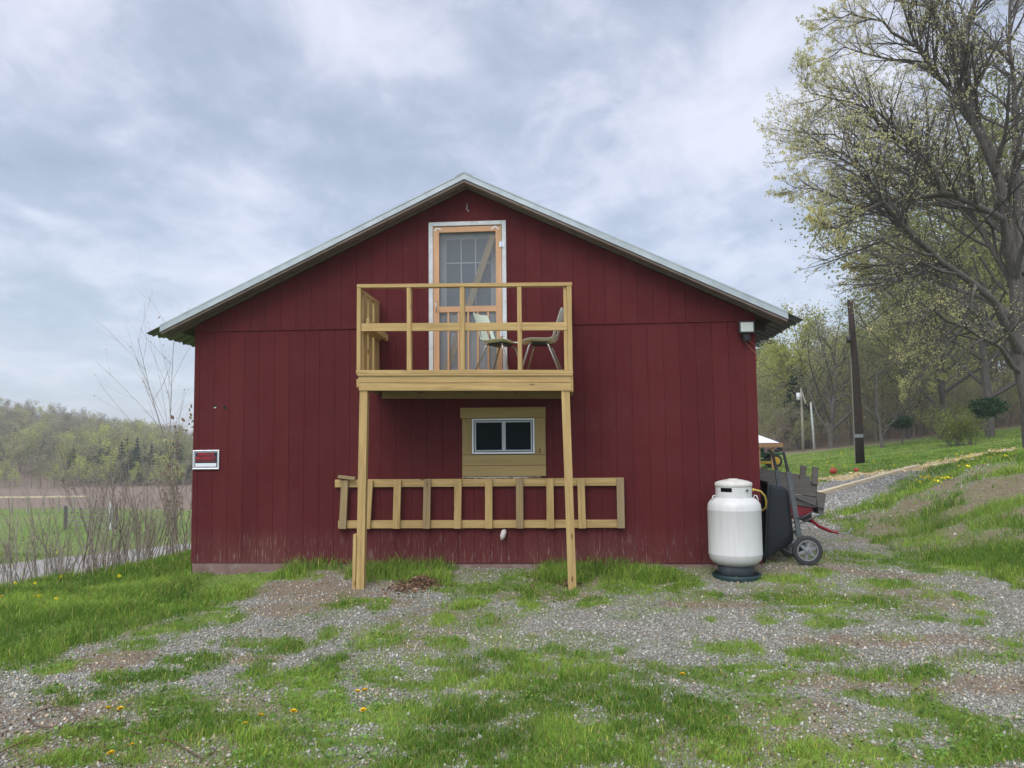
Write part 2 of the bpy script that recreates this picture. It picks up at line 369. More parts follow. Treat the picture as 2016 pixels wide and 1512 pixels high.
def barkm(name, a, b_):
    m, b = newmat(name); v = coords((6, 6, 1.2)); nz = noise(v, 3., 6, .65)
    L(cramp(nz, [(.35, a), (.65, b_)]), b.inputs['Base Color']); b.inputs['Roughness'].default_value = .9; b.inputs['Specular IOR Level'].default_value = .1
    bump(nz, b, .6, .03); return m
M['bark'] = barkm('bark', (.085, .076, .068), (.17, .152, .135)); M['bark_lt'] = barkm('pale_bark', (.15, .125, .11), (.26, .22, .19))
M['bark_red'] = barkm('sapling_bark', (.24, .19, .16), (.42, .36, .31))
def leafm(name, rough=.6, tl=.35, var=.25):
    m, b = newmat(name); at = N('ShaderNodeAttribute', attribute_name='tint')
    nz = noise(coords(), 1.3, 4, .6)
    base = mixc(cramp(nz, [(.35, (0, 0, 0)), (.65, (1, 1, 1))]), mixc(1., at.outputs[0], (1-var,)*3, 'MULTIPLY'), mixc(1., at.outputs[0], (1+var*.6,)*3, 'MULTIPLY'))
    L(base, b.inputs['Base Color']); b.inputs['Roughness'].default_value = rough; b.inputs['Specular IOR Level'].default_value = .15
    tr = N('ShaderNodeBsdfTranslucent'); L(base, tr.inputs[0]); mx = N('ShaderNodeMixShader'); mx.inputs[0].default_value = tl
    L(b.outputs[0], mx.inputs[1]); L(tr.outputs[0], mx.inputs[2]); L(mx.outputs[0], nt.nodes['Material Output'].inputs[0]); return m
M['leaf'] = leafm('leaf', .6, .6); M['blade'] = leafm('grass_blade', .55, .3, .12); M['pebble'] = leafm('pebble', .85, 0., .1); M['dead'] = leafm('dead_leaf', .9, .1, .2)
# ------------------------------------------------------------------ ground cover masks
def ad_of(pts):
    o = []
    for px, py in pts: p = G(px, py); o.append(AD(p[0], p[1]))
    return np.array(o)
_lb = ad_of([(610, 1118), (540, 1150), (470, 1190), (300, 1240), (150, 1295), (0, 1335)]); _lb = _lb[np.argsort(_lb[:, 1])]
_lw = ad_of([(1470, 968), (1600, 960), (1660, 943), (1800, 924), (1900, 904), (2040, 885)])
_lw = _lw[np.argsort(_lw[:, 0])]
_st = ad_of([(1640, 942), (1700, 933), (1760, 928), (1800, 922), (1850, 914), (1900, 900), (1945, 893)])
PATCH = [(300,1242,28,12),(365,1235,40,14),(400,1212,44,20),(275,1267,52,12),(455,1222,26,14),(90,1320,38,15),(100,1362,30,10),(160,1375,38,14),
 (300,1330,64,16),(240,1335,40,14),(370,1300,64,12),(400,1310,44,14),(520,1270,74,12),(560,1280,50,14),(640,1307,30,14),(330,1385,64,22),(390,1400,54,22),
 (510,1320,50,20),(560,1340,74,25),(620,1370,84,30),(450,1430,84,25),(500,1460,64,30),(600,1475,130,50),(50,1465,46,14),(270,1497,44,14),(130,1500,50,12),
 (690,1190,36,12),(750,1190,16,12),(650,1250,22,13),(745,1257,50,18),(770,1235,18,14),(870,1222,30,13),(950,1230,30,17),(860,1262,22,10),(900,1272,28,15),
 (920,1190,38,12),(1040,1192,32,20),(880,1155,42,16),(950,1158,50,14),(1060,1160,64,14),(1110,1170,30,12),(1040,1257,16,6),(1090,1278,34,15),(1160,1290,42,10),
 (1220,1285,16,8),(1035,1297,64,14),(900,1307,64,14),(745,1332,48,20),(650,1305,30,15),(640,1332,64,16),(1180,1182,30,9),(1155,1190,22,8),(1240,1155,64,16),
 (1010,1140,40,20),(950,1430,400,118),(900,1345,220,30),(1230,1400,170,62),(1150,1330,110,20),(1340,1140,30,28),(1330,1162,22,12),(1540,1142,42,8),(1620,1127,28,10),
 (1400,1175,20,8),(1500,1178,15,6),(1600,1180,74,20),(1680,1190,84,18),(1620,1203,80,8),(1830,1218,42,7),(1905,1178,26,8),(1910,1228,26,8),(1915,1205,15,7),
 (1400,1222,13,8),(1510,1225,17,8),(1650,1222,64,8),(1420,1280,64,17),(1470,1276,30,14),(1600,1290,50,12),(1460,1372,90,34),(1370,1420,140,66),(1530,1412,60,24),
 (1690,1370,30,10),(1780,1390,64,20),(1880,1425,130,52),(1770,1440,64,25),(1990,1270,22,15),(2000,1300,20,10),(1950,1480,110,42),(1420,1490,90,34),(1580,1500,90,26),(350,1440,120,40),(200,1445,60,20),(1700,1485,170,40),(1450,1330,120,24),(1750,1330,120,14),(1100,1320,160,20),(1855,1108,170,22),(1700,1098,70,8),(1750,1150,60,8),(1620,1230,40,8)]
DIRT = [(700,1180,110,16),(560,1165,130,18),(1100,1175,90,12),(280,1240,60,14),(560,1200,80,14),(230,1300,90,22),(500,1300,90,12),(210,1400,60,22),(130,1480,70,24),
 (1400,1190,100,10),(1780,1260,200,12),(1650,1340,130,18),(1900,1350,170,22),(1560,1400,120,24),(1500,1470,80,20),(1720,1130,120,8),(1640,1180,100,9),(800,1148,90,10),(1180,1150,70,8)]
BANKDIRT = [(1790,997,44,14),(1770,1027,60,12),(1985,960,80,32),(1900,1000,50,12),(1850,960,36,10),(1960,925,50,9),(2000,1010,40,14)]
def ells(lst):
    o = []
    for px, py, rx, ry in lst:
        p = G(px, py); D = dep(p); a, d = AD(p[0], p[1]); g0 = G(px, min(py+ry, 1511+60)); g1 = G(px, py-ry)
        o.append((a, d, rx*D/F, max(.06, abs(dep(g1)-dep(g0))/2), ))
    return o
E_P, E_D, E_B = ells(PATCH), ells(DIRT), ells(BANKDIRT)
def emask(a, d, els, nz):
    m = np.zeros_like(a)
    for ea, ed, rx, ry in els:
        k = np.abs(a-ea) < rx*2
        if not k.any(): continue
        q = np.sqrt(((a[k]-ea)/rx)**2+((d[k]-ed)/ry)**2) + (nz[k]-.5)*1.5
        m[k] = np.maximum(m[k], ss((1.2-q)/.5))
    return m
def masks(x, y):
    """grass, dirt, straw, length(m)"""
    a, d = AD(x, y); n = fbm(x*3.1, y*3.1, 41, 5); n2 = fbm(x*9., y*9., 43, 3); n3 = fbm(x*.8, y*.8, 47, 4)
    g = emask(a, d, E_P, n)*(.5+.5*ss((n2-.3)/.25)); ln = np.full_like(a, .062); g = np.maximum(g, .62*emask(a*1., d, [(e0, e1, e2*1.45, e3*1.45) for e0, e1, e2, e3 in E_P], n)*ss((n2-.36)/.2))
    g = np.maximum(g, .42*ss((n-.46)/.14)*ss((n3-.38)/.2)*(d < 14))
    # along the front wall
    wallb = ss((y+.75+(n-.5)*.7)/.25)*ss((4.2-np.abs(x))/.3)*(y < .3)
    gap = 1-ss((np.abs(x-.35)-.42)/.18); wallb = wallb*(1-.9*gap)*(1-.8*ss((x-2.3)/.35)); sk = 1-ss((np.abs(x+2.85)-.35)/.25); wallb = wallb*(1-.55*sk)
    g = np.maximum(g, wallb*ss((n-.33)/.14)); ln = np.where(wallb > .3, (.11+.05*n)-.04*sk, ln); skg = 1-.75*sk*(y > -.9)*(y < .1)
    # left bank and all the left side
    ab = np.interp(d, _lb[:, 1], _lb[:, 0]); ab = np.where(d > _lb[-1, 1], np.minimum(_lb[-1, 0], -3.0), ab); ab = np.where(d < _lb[0, 1], _lb[0, 0]+(d-_lb[0, 1])*-.2, ab)
    lf = ss((ab-a+(n-.5)*.5)/.3); g = np.maximum(g, lf); ln = np.where(lf > .5, .085+.06*n, ln); ln = ln*skg
    rd = (a > -16.2+(d-22)*.55)*(a < -10.6+(d-22)*.42)*(d > 5)*ss((-6.3+(d-9.8)*.42-a-2.6)/.5); g = g*(1-ss(rd*2))
    # right bank / lawn / drive
    f = 6.+np.maximum(0, d-15)*.76+.35*(fbm(d*.6, d*.1, 21)-.5)
    bk = ss((a-f+(n-.5)*1.3+.35)/.45)*(d > 5); bg = bk*(.72+.28*ss((n-.35)/.2)); bdm = emask(a, d, E_B, n)*bk
    bdm = np.maximum(bdm, bk*ss((fbm(x*1.5, y*1.5, 61)-.54)/.08)*(d < 20)*.85)
    g = np.maximum(g, bg*(1-.85*bdm)); ln = np.where(bk > .5, .10+.08*n, ln)
    dl = np.interp(a, _lw[:, 0], _lw[:, 1]); lw = ss((d-dl+(n-.5)*1.5)/.6)*(a > 3)
    g = np.maximum(g, lw); ln = np.where(lw > .5, .05, ln)
    dirt = np.maximum(emask(a, d, E_D, n)*.85, bdm); dirt = np.maximum(dirt, .6*ss((n3-.55)/.1)*(d < 14))
    dirt = np.maximum(dirt, wallb*.7)
    sdist = np.full_like(a, 9.)
    for (a0, d0), (a1, d1) in zip(_st, _st[1:]):
        t = np.clip(((a-a0)*(a1-a0)+(d-d0)*(d1-d0))/((a1-a0)**2+(d1-d0)**2), 0, 1)
        sdist = np.minimum(sdist, np.hypot(a-a0-t*(a1-a0), (d-d0-t*(d1-d0))*.8))
    straw = ss((.85-sdist+(n-.5)*2.2)/.4)*.9
    g = g*(1-straw)
    road = ss(rd*2)
    return g, dirt, straw, ln, road, np.maximum(lf, lw)
# ------------------------------------------------------------------ ground sheet
def axis(lo, hi, step, grow, lim0, lim1):
    c = list(np.arange(lo, hi, step)); s_ = step; v = c[-1]
    while v < lim1: s_ = min(s_*grow, 25); v += s_; c.append(v)
    s_ = step; v = c[0]; pre = []
    while v > lim0: s_ = min(s_*grow, 25); v -= s_; pre.append(v)
    return np.array(pre[::-1]+c)
Aa = axis(-8.5, 8.5, .05, 1.045, -260, 260); Dd = axis(3.2, 13.5, .045, 1.035, -60, 290)
AA, DD = np.meshgrid(Aa, Dd); X, Y = XY(AA, DD); Z = H(X.ravel(), Y.ravel()).reshape(X.shape)
inside = (X > -3.4)*(X < 3.4)*(Y > .3)*(Y < 8.5); Z = np.where(inside, np.minimum(Z, -.2), Z)
g_, di_, st_, ln_, rd_, lf_ = masks(X.ravel(), Y.ravel())
nA, nD = len(Aa), len(Dd); ii = np.arange(nD-1)[:, None]*nA+np.arange(nA-1)[None]; ii = ii.ravel()
def groundmat():
    m, b = newmat('ground_cover'); at = N('ShaderNodeAttribute', attribute_name='cover'); s1 = N('ShaderNodeSeparateColor'); L(at.outputs[0], s1.inputs[0])
    at2 = N('ShaderNodeAttribute', attribute_name='place'); s2 = N('ShaderNodeSeparateColor'); L(at2.outputs[0], s2.inputs[0])
    g, di, st = s1.outputs[0], s1.outputs[1], s1.outputs[2]; rd, lf = s2.outputs[0], s2.outputs[1]
    v = coords()
    vo = N('ShaderNodeTexVoronoi', i_2=52.); L(v, vo.inputs[0]); sc = N('ShaderNodeSeparateColor'); L(vo.outputs['Color'], sc.inputs[0])
    grav = cramp(sc.outputs[0], [(0., (.23, .22, .19)), (.45, (.38, .365, .32)), (.8, (.50, .48, .42)), (1., (.66, .64, .56))])
    vo2 = N('ShaderNodeTexVoronoi', i_2=110.); L(v, vo2.inputs[0]); sc2 = N('ShaderNodeSeparateColor'); L(vo2.outputs['Color'], sc2.inputs[0])
    grav = mixc(.35, grav, cramp(sc2.outputs[1], [(0., (.07, .066, .06)), (1., (.34, .33, .31))]))
    edge = cramp(vo.outputs['Distance'], [(.25, (1, 1, 1)), (.75, (.42, .42, .42))]); grav = mixc(1., grav, edge, 'MULTIPLY')
    big = noise(v, .9, 5, .6); grav = mixc(cramp(big, [(.4, (0, 0, 0)), (.7, (.5, .5, .5))]), grav, (.22, .185, .13)); grav = mixc(cramp(noise(v, 2.2, 6, .7), [(.48, (0, 0, 0)), (.68, (.6, .6, .6))]), grav, (.13, .15, .06))
    dn = noise(v, 28., 6, .7); dirtc = cramp(dn, [(.3, (.10, .07, .045)), (.55, (.23, .165, .105)), (.75, (.36, .29, .20))])
    c = mixc(math_('MULTIPLY', di, cramp(noise(v, 14., 4, .6), [(.3, (.35, .35, .35)), (.6, (1, 1, 1))])), grav, dirtc)
    moss = mixc(noise(v, 35., 5, .7), (.10, .15, .03), (.20, .27, .07))
    lawn = mixc(noise(v, 1.3, 6, .65), (.10, .20, .025), (.21, .32, .05)); lawn = mixc(cramp(noise(v, 30., 5, .7), [(.35, (0, 0, 0)), (.7, (.6, .6, .6))]), lawn, (.08, .13, .025))
    lawn = mixc(cramp(noise(v, .16, 6, .65), [(.4, (0, 0, 0)), (.62, (.75, .75, .75))]), lawn, (.22, .24, .085)); gc = mixc(lf, moss, lawn)
    c = mixc(math_('MULTIPLY', g, cramp(noise(v, 22., 4, .6), [(.25, (.55, .55, .55)), (.5, (1, 1, 1))])), c, gc)
    c = mixc(st, c, cramp(noise(v, 16., 6, .7), [(.3, (.50, .36, .17)), (.7, (.78, .62, .35))]))
    c = mixc(rd, c, mixc(noise(v, 1.5, 6, .6), (.27, .25, .235), (.40, .375, .35)))
    # far away: leaf litter and scrub under the woods
    sx = N('ShaderNodeSeparateXYZ'); L(v, sx.inputs[0])
    far = cramp(math_('MULTIPLY', math_('ADD', sx.outputs[1], math_('MULTIPLY', noise(v, .08, 4), 12.)), .01), [(.465, (0, 0, 0)), (.50, (1, 1, 1))])
    c = mixc(far, c, mixc(noise(v, .6, 5, .7), (.19, .14, .105), (.30, .23, .18)))
    L(c, b.inputs['Base Color']); b.inputs['Roughness'].default_value = .9; b.inputs['Specular IOR Level'].default_value = .15
    bump(math_('ADD', math_('MULTIPLY', vo.outputs['Distance'], -1.), math_('MULTIPLY', dn, .8)), b, .8, .012)
    return m
M['ground'] = groundmat()
o = from_arrays('ground', np.stack([X.ravel(), Y.ravel(), Z.ravel()], 1), np.stack([ii, ii+1, ii+1+nA, ii+nA], 1), M['ground'], 4,
    colors={'cover': np.stack([g_, di_, st_], 1), 'place': np.stack([rd_, lf_, lf_*0], 1)}, smooth=True)
tag(o, kind='structure')
# ================================================================== BARN
PK, SL = 4.85, .474            # underside of rafters at the ridge, roof slope
wallz = lambda x: PK-SL*abs(x)
barn = thing('barn', (0, 0, 0), 'dark red barn with grooved board siding, gable end and silver metal roof', 'barn')
W2, DEPTH = 3.66, 8.4; DO = (-.447, .455, 2.34, 4.362); WO = (.045, .855, 1.38, 1.84)
def front_cells(xs, z0, z1f, y0, y1, mb, holes):
    for xa, xb in xs:
        cuts = sorted({xa, xb, *[h[k] for h in holes for k in (0, 1) if xa < h[k] < xb], *([0.] if xa < 0 < xb else [])})
        for a, b in zip(cuts, cuts[1:]):
            mid = (a+b)/2; segs = [(z0, None)]
            for h in holes:
                if h[0] <= mid <= h[1]:
                    ns = []
                    for s0, s1 in segs:
                        top = wallz(mid) if s1 is None else s1
                        if z1f is not None: top = min(top, z1f)
                        if h[2] >= top or h[3] <= s0: ns.append((s0, s1)); continue
                        if h[2] > s0: ns.append((s0, h[2]))
                        if h[3] < top: ns.append((h[3], s1))
                    segs = ns
            for s0, s1 in segs:
                ta, tb = (wallz(a), wallz(b)) if s1 is None else (s1, s1)
                if z1f is not None and s1 is None: ta, tb = min(ta, z1f), min(tb, z1f)
                if min(ta, tb) <= s0+.005:
                    if max(ta, tb) <= s0+.005: continue
                    ta, tb = max(ta, s0+.006), max(tb, s0+.006)
                mb.prism([(a, y0, s0), (b, y0, s0), (b, y0, tb), (a, y0, ta)], (0, y1-y0, 0))
def boards(x0, x1, off, gap=.0034):
    xs = []; x = x0-off
    while x < x1:
        a, b = max(x, x0), min(x+.2032-gap, x1)
        if b-a > .012: xs.append((a, b))
        x += .2032
    return xs
mb = MB(); front_cells(boards(-W2, W2, .13), .0, 3.032, 0., .012, mb, [DO, WO]); mb.build('siding_boards', M['siding'], barn)
mb = MB(); SEAM = 3.036
front_cells([q for q in boards(-W2, W2, .045) if q[1] <= -1.2], 3.036, None, -.012, .012, mb, [DO])
front_cells([q for q in boards(-W2, W2, .045) if q[1] > -1.2], 3.030, None, -.012, .012, mb, [DO]); mb.build('gable_siding', M['siding'], barn)
mb = MB()
for xa, xb, hs in ((-W2+.001, DO[0], []), (DO[0], DO[1], [DO]), (DO[1], W2-.001, [])):
    front_cells([(xa, xb)] if not hs else [(DO[0], DO[1])], .004, None, .013, .05, mb, [DO, WO])
mb.build('wall_sheathing', M['groove'], barn)
mb = MB(); mb.box(-3.64, -2.40, .004, .03, -.30, -.006); mb.box(-2.39, 3.64, .010, .04, -.30, -.006); mb.build('skirting_board', M['skirt'], barn, bevel=.003)
mb = MB(); mb.box(-W2, -W2+.03, .052, DEPTH, -.4, wallz(W2)); mb.build('side_wall', M['siding'], barn)
mb = MB(); mb.box(W2-.03, W2, .052, DEPTH, -.4, wallz(W2)); mb.build('side_wall', M['siding'], barn)
mb = MB(); mb.prism([(-W2, DEPTH, -.4), (W2, DEPTH, -.4), (W2, DEPTH, wallz(W2)), (0, DEPTH, PK), (-W2, DEPTH, wallz(W2))], (0, .05, 0)); mb.build('back_wall', M['siding'], barn)
for sg in (-1, 1):
    GE, RY = 4.17, -.30; N_ = np.array((sg*SL, 0, 1.))/math.hypot(SL, 1)
    # roof deck boards, seen from below
    mb = MB(); zt = lambda x: PK+.068-SL*x
    mb.prism([(0, -.262, zt(0)), (sg*3.93, -.262, zt(3.93)), (sg*3.93, -.262, zt(3.93)+.025), (0, -.262, zt(0)+.025)], (0, DEPTH+.5, 0)); mb.build('roof_deck', M['dark_wood'], barn)
    for y0, dn in ((-.275, .0), (-.04, .0)):
        mb = MB(); mb.prism([(0, y0, PK+.012), (sg*3.985, y0, PK+.012-SL*3.985), (sg*3.985, y0, PK+.067-SL*3.985), (0, y0, PK+.067)], (0, .135 if y0 < -.1 else .05, 0))
        mb.build('rake_board', M['brown_board'], barn, bevel=.003)
    # rake trim in lapped lengths
    mb = MB(); t0 = PK+.062
    for k, (xa, xb) in enumerate([(0, 1.62), (1.58, 3.995)] if sg > 0 else [(0, 1.72), (1.68, 3.995)]):
        e = .003*k; f = lambda x, dz: (sg*x, -.283-e, t0-SL*x+dz*.64)
        mb.prism([f(xa, -.004-e), f(xb, -.004-e), f(xb, .122+e), f(xa, .122+e)], (0, .0025, 0))
        mb.prism([f(xa, .122+e), f(xb, .122+e), f(xb, .1255+e), f(xa, .1255+e)], (0, .12, 0))
        mb.prism([(sg*xa, -.29-e, t0-SL*xa-.012-e), (sg*xb, -.29-e, t0-SL*xb-.012-e), (sg*xb, -.29-e, t0-SL*xb-.003-e), (sg*xa, -.29-e, t0-SL*xa-.003-e)], (0, .009, 0))
    mb.build('rake_trim', M['galv'], barn)
    # ribbed sheet
    ys = np.arange(RY+.012, DEPTH+.3, .0375); prof = [(.020 if k % 6 in (0, 1) else (.0 if k % 2 else .004)) for k in range(len(ys))]
    mb = MB(); xs_ = np.linspace(0, GE, 2)
    def rp(x, k, dn): return (sg*x, ys[k], PK+.105-SL*x+prof[k]-dn)
    b = 0
    for k in range(len(ys)):
        jag = .012*math.sin(k*1.7)+.015*(k//24 % 2)
        for x in (0, GE+jag):
            mb.v.append(rp(x, k, 0)); mb.v.append(rp(x, k, .004))
    for k in range(len(ys)-1):
        i = k*4; j = i+4
        mb.quad((i, i+2, j+2, j), [(0, 0)]*4); mb.quad((i+1, j+1, j+3, i+3), [(0, 0)]*4); mb.quad((i+2, i+3, j+3, j+2), [(0, 0)]*4); mb.quad((i, j, j+1, i+1), [(0, 0)]*4)
    i = 0; mb.quad((0, 1, 3, 2), [(0, 0)]*4); i = (len(ys)-1)*4; mb.quad((i, i+2, i+3, i+1), [(0, 0)]*4)
    mb.build('roof_sheet', M['roof_under'], barn)
    for y in np.arange(.55, DEPTH, .61):
        mb = MB(); mb.prism([(sg*3.60, y, wallz(3.60)-.01), (sg*3.93, y, wallz(3.93)-.01), (sg*3.93, y, wallz(3.93)+.066), (sg*3.60, y, wallz(3.60)+.066)], (0, .04, 0)); mb.build('rafter_tail', M['dark_wood'], barn)
mb = MB(); mb.prism([(-.11, -.288, PK+.143-.052), (0, -.288, PK+.143), (.11, -.288, PK+.143-.052), (.11, -.288, PK+.147-.052), (0, -.288, PK+.147), (-.11, -.288, PK+.147-.052)], (0, DEPTH+.5, 0)); mb.build('ridge_cap', M['galv'], barn)
# doors upstairs
door = MB(); door.box(-.44, .45, .14, .18, 2.36, 4.35)
dr_ = door.build('inner_door', M['door_grey'], barn)
m_ = MB()
for x0, x1 in ((-.318, -.296), (.300, .322)): m_.box(x0, x1, .118, .139, 3.262, 4.25)
m_.box(-.296, .300, .118, .139, 4.222, 4.25); m_.box(-.296, .300, .118, .139, 3.262, 3.285)
for x in (-.098, .095): m_.box(x-.009, x+.009, .121, .136, 3.285, 4.222)
for z in (3.59, 3.905): m_.box(-.296, .300, .1225, .1345, z-.009, z+.009)
m_.build('muntins', M['door_grey'], dr_, bevel=.003)
m_ = MB(); m_.box(-.30, .304, .131, .1385, 3.27, 4.24); m_.build('pane', M['pane_door'], dr_)
for x0, x1 in ((-.27, -.04), (.04, .27)):
    m_ = MB()
    for a, b, c, d in ((x0, x1, 2.99, 3.01), (x0, x1, 2.45, 2.47), (x0, x0+.02, 2.47, 2.99), (x1-.02, x1, 2.47, 2.99), (x0+.05, x1-.05, 2.93, 2.945)): m_.box(a, b, .128, .139, c, d)
    m_.build('raised_panel', M['door_grey'], dr_, bevel=.003)
mb = MB()
for x0, x1, z0, z1 in ((-.505, -.449, 2.34, 4.418), (.457, .512, 2.34, 4.418), (-.449, .457, 4.364, 4.418)): mb.box(x0, x1, -.045, .02, z0, z1)
mb.box(-.447, -.43, .021, .139, 2.34, 4.36); mb.box(.438, .455, .021, .139, 2.34, 4.36)
mb.build('door_casing', M['white_trim'], barn, bevel=.004)
sd_ = MB()
for x0, x1, z0, z1 in ((-.445, -.368, 2.365, 4.352), (.376, .452, 2.365, 4.352), (-.368, .376, 4.28, 4.352), (-.368, .376, 3.222, 3.298), (-.368, .376, 2.365, 2.47)): sd_.box(x0, x1, -.038, -.004, z0, z1)
sdo = sd_.build('screen_door', M['peach'], barn, bevel=.002)
for x in (-.25, -.115, .01, .135, .27):
    m_ = MB(); m_.box(x-.0125, x+.0125, -.034, -.014, 2.47, 3.222); m_.build('spindle', M['peach'], sdo, bevel=.002)
m_ = MB(); m_.box(-.37, .378, -.006, -.0055, 2.47, 4.28); m_.build('insect_screen', M['screen'], sdo)
m_ = MB(); m_.beam((.345, .012, 4.24), (-.30, .012, 2.42), .022, .085, (0, 1, 0)); 
m_ = MB(); p0, p1 = np.array((.345, .035, 4.26)), np.array((-.31, .035, 2.40)); dd = p1-p0; dd /= np.linalg.norm(dd); m_.obox((p0+p1)/2, (dd, (0, 1, 0), np.cross(dd, (0, 1, 0))), (np.linalg.norm(p1-p0)/2, .02, .042)); m_.build('diagonal_brace', M['pine_old'], sdo, bevel=.002)
for (a, b, c) in (((-.425, 4.30), (-.392, 4.338), (-.338, 4.312)), ((.322, 4.305), (.372, 4.343), (.420, 4.300))):
    m_ = MB(); m_.beam((a[0], -.0405, a[1]), (b[0], -.0405, b[1]), .004, .015, (1, 0, 0)); m_.beam((b[0], -.0425, b[1]), (c[0], -.0425, c[1]), .004, .015, (1, 0, 0)); m_.build('corner_bracket', M['vinyl'], sdo)
for z in (4.10, 2.93):
    m_ = MB(); m_.box(.425, .452, -.043, -.0385, z-.035, z+.035); m_.box(.458, .485, -.050, -.0455, z-.035, z+.035); m_.tube([(.455, -.05, z-.04), (.455, -.05, z+.04)], .008, 8); m_.build('hinge', M['silver'], sdo)
m_ = MB(); m_.tube([(-.405, -.04, 3.36), (-.405, -.065, 3.34), (-.405, -.065, 3.25), (-.405, -.04, 3.23)], .006, 8); m_.build('handle', M['silver'], sdo, smooth=True)
# lower window
win = MB()
for x0, x1, z0, z1 in ((.048, .070, 1.384, 1.835), (.830, .852, 1.384, 1.835), (.070, .830, 1.813, 1.835), (.070, .830, 1.384, 1.406)): win.box(x0, x1, -.035, .03, z0, z1)
wo_ = win.build('window', M['vinyl'], barn, bevel=.004)
m_ = MB(); m_.box(.08, .455, .012, .018, 1.416, 1.803); m_.box(.445, .82, .004, .010, 1.416, 1.803); m_.build('pane', M['pane'], wo_)
m_ = MB()
for x0, x1, z0, z1, y in ((.079, .098, 1.415, 1.804, -.012), (.455, .480, 1.415, 1.804, -.012), (.432, .4545, 1.415, 1.804, -.004), (.802, .821, 1.415, 1.804, -.012), (.098, .432, 1.786, 1.804, -.008), (.480, .802, 1.786, 1.804, -.014), (.098, .432, 1.415, 1.433, -.008), (.480, .802, 1.415, 1.433, -.014)): m_.box(x0, x1, y, .003, z0, z1)
m_.build('sash', M['door_grey'], wo_)
for x0, x1, z0, z1, y in ((-.10, .998, 1.842, 1.978, -.040), (-.078, .044, 1.376, 1.838, -.034), (.856, .992, 1.376, 1.838, -.034), (-.078, .992, 1.238, 1.372, -.034), (-.078, .992, 1.097, 1.234, -.034)):
    m_ = MB(); m_.box(x0, x1, y, -.001, z0, z1); m_.build('window_board', M['pine_trim'], barn, bevel=.003)
m_ = MB()
for i in range(26):
    x = -.05+i*.038+random.uniform(-.01, .01)
    m_.obox((x, -.01, 1.085+random.uniform(-.006, .004)), ((1, 0, 0), (0, 1, 0), (0, 0, 1)), (random.uniform(.020, .03), .012, random.uniform(.004, .010)))
m_.build('foam_sealant', M['foam'], barn, bevel=.004)
for i, (x, z, mt) in enumerate(((-3.372, 2.036, 'hole'), (-3.234, 2.027, 'hole'))):
    m_ = MB(); n = 20; m_.prism([(x+.024*math.cos(2*math.pi*k/n), -.0028, z+.024*math.sin(2*math.pi*k/n)) for k in range(n)], (0, .002, 0)); m_.build('drilled_hole', M['hole'], barn)
m_ = MB(); n = 12; m_.prism([(-3.368+.017*math.cos(math.pi+math.pi*k/n), -.005, 2.034+.019*math.sin(math.pi+math.pi*k/n)) for k in range(n+1)], (0, .002, 0)); m_.build('hole_plug', M['foam'], barn)
m_ = MB(); m_.tube([(.0, -.015, 4.66), (.005, -.035, 4.62), (.0, -.035, 4.58), (.022, -.03, 4.55), (.03, -.03, 4.57)], .006, 6); m_.build('hook', M['galv'], barn)
m_ = MB(); m_.tube([(.455, .0, .41), (.45, -.05, .40), (.435, -.075, .35), (.42, -.08, .30)], [.026, .034, .036, .012], 10); m_.build('vent_stub', M['foam'], barn, smooth=True)
# ================================================================== BALCONY
bal = thing('balcony', (.07, -.47, -.17), 'raw yellow pine balcony on two posts below the gable door', 'balcony')
tl = lambda p: (p[0], p[1], p[2]-.0155*(p[0]+1.2)*(1 if p[2] > 1.9 else 0))
PI_ = M['pine']
def bp(name, boxes, m=PI_, bev=.003):
    k = MB()
    for b in boxes: k.box(*b)
    return k.build(name, m, bal, bevel=bev, tf=tl)
for x0 in ((-1.126, -1.165, 2.16), (1.254, 1.302, 2.16)):
    k = MB(); k.beam((x0[1], -.885, -.32), (x0[0], -.885, x0[2]), .095, .095, (0, 1, 0)); k.build('post', PI_, bal, bevel=.004, tf=lambda p: (p[0], p[1], p[2]-(.03 if p[2] > 2 and p[0] > 0 else 0)))
k = MB(); k.beam((-1.236, -.90, -.32), (-1.222, -.90, .48), .038, .088, (0, 1, 0)); k.build('post_cleat', PI_, bal, bevel=.003)
bp('fascia_board', [(-1.186, 1.320, -.94, -.902, 2.254, 2.334)]); bp('fascia_board', [(-1.180, 1.322, -.946, -.902, 2.160, 2.250)])
bp('ledger_board', [(-1.12, 1.25, -.052, -.014, 2.115, 2.30)], M['pine_old'])
for x in (-1.16, -.62, -.02, .60, 1.28):
    bp('joist', [(x-.019, x+.019, -.9015, -.053, 2.17, 2.334)], M['pine_old'])
bp('rim_cleat', [(1.3015, 1.345, -.93, -.02, 2.15, 2.352)]); bp('rim_cleat', [(-1.215, -1.182, -.92, -.02, 2.20, 2.30)])
for i in range(6):
    y0 = -.955+i*.157; bp('deck_board', [(-1.198, 1.338, y0, y0+.150, 2.335, 2.355)])
bp('bottom_plate', [(-1.212, 1.345, -.955, -.868, 2.3565, 2.402)]); bp('top_rail', [(-1.207, 1.350, -.955, -.867, 3.388, 3.430)])
for x0, x1 in ((-1.207, -1.160), (-.606, -.553), (.028, .083), (.705, .755), (1.290, 1.342)): bp('stud', [(x0, x1, -.950, -.872, 2.403, 3.387)])
bp('mid_rail', [(-1.157, 1.288, -.936, -.898, 2.868, 2.962)])
bp('side_post', [(1.246, 1.2885, -.93, -.89, 2.403, 3.38)])
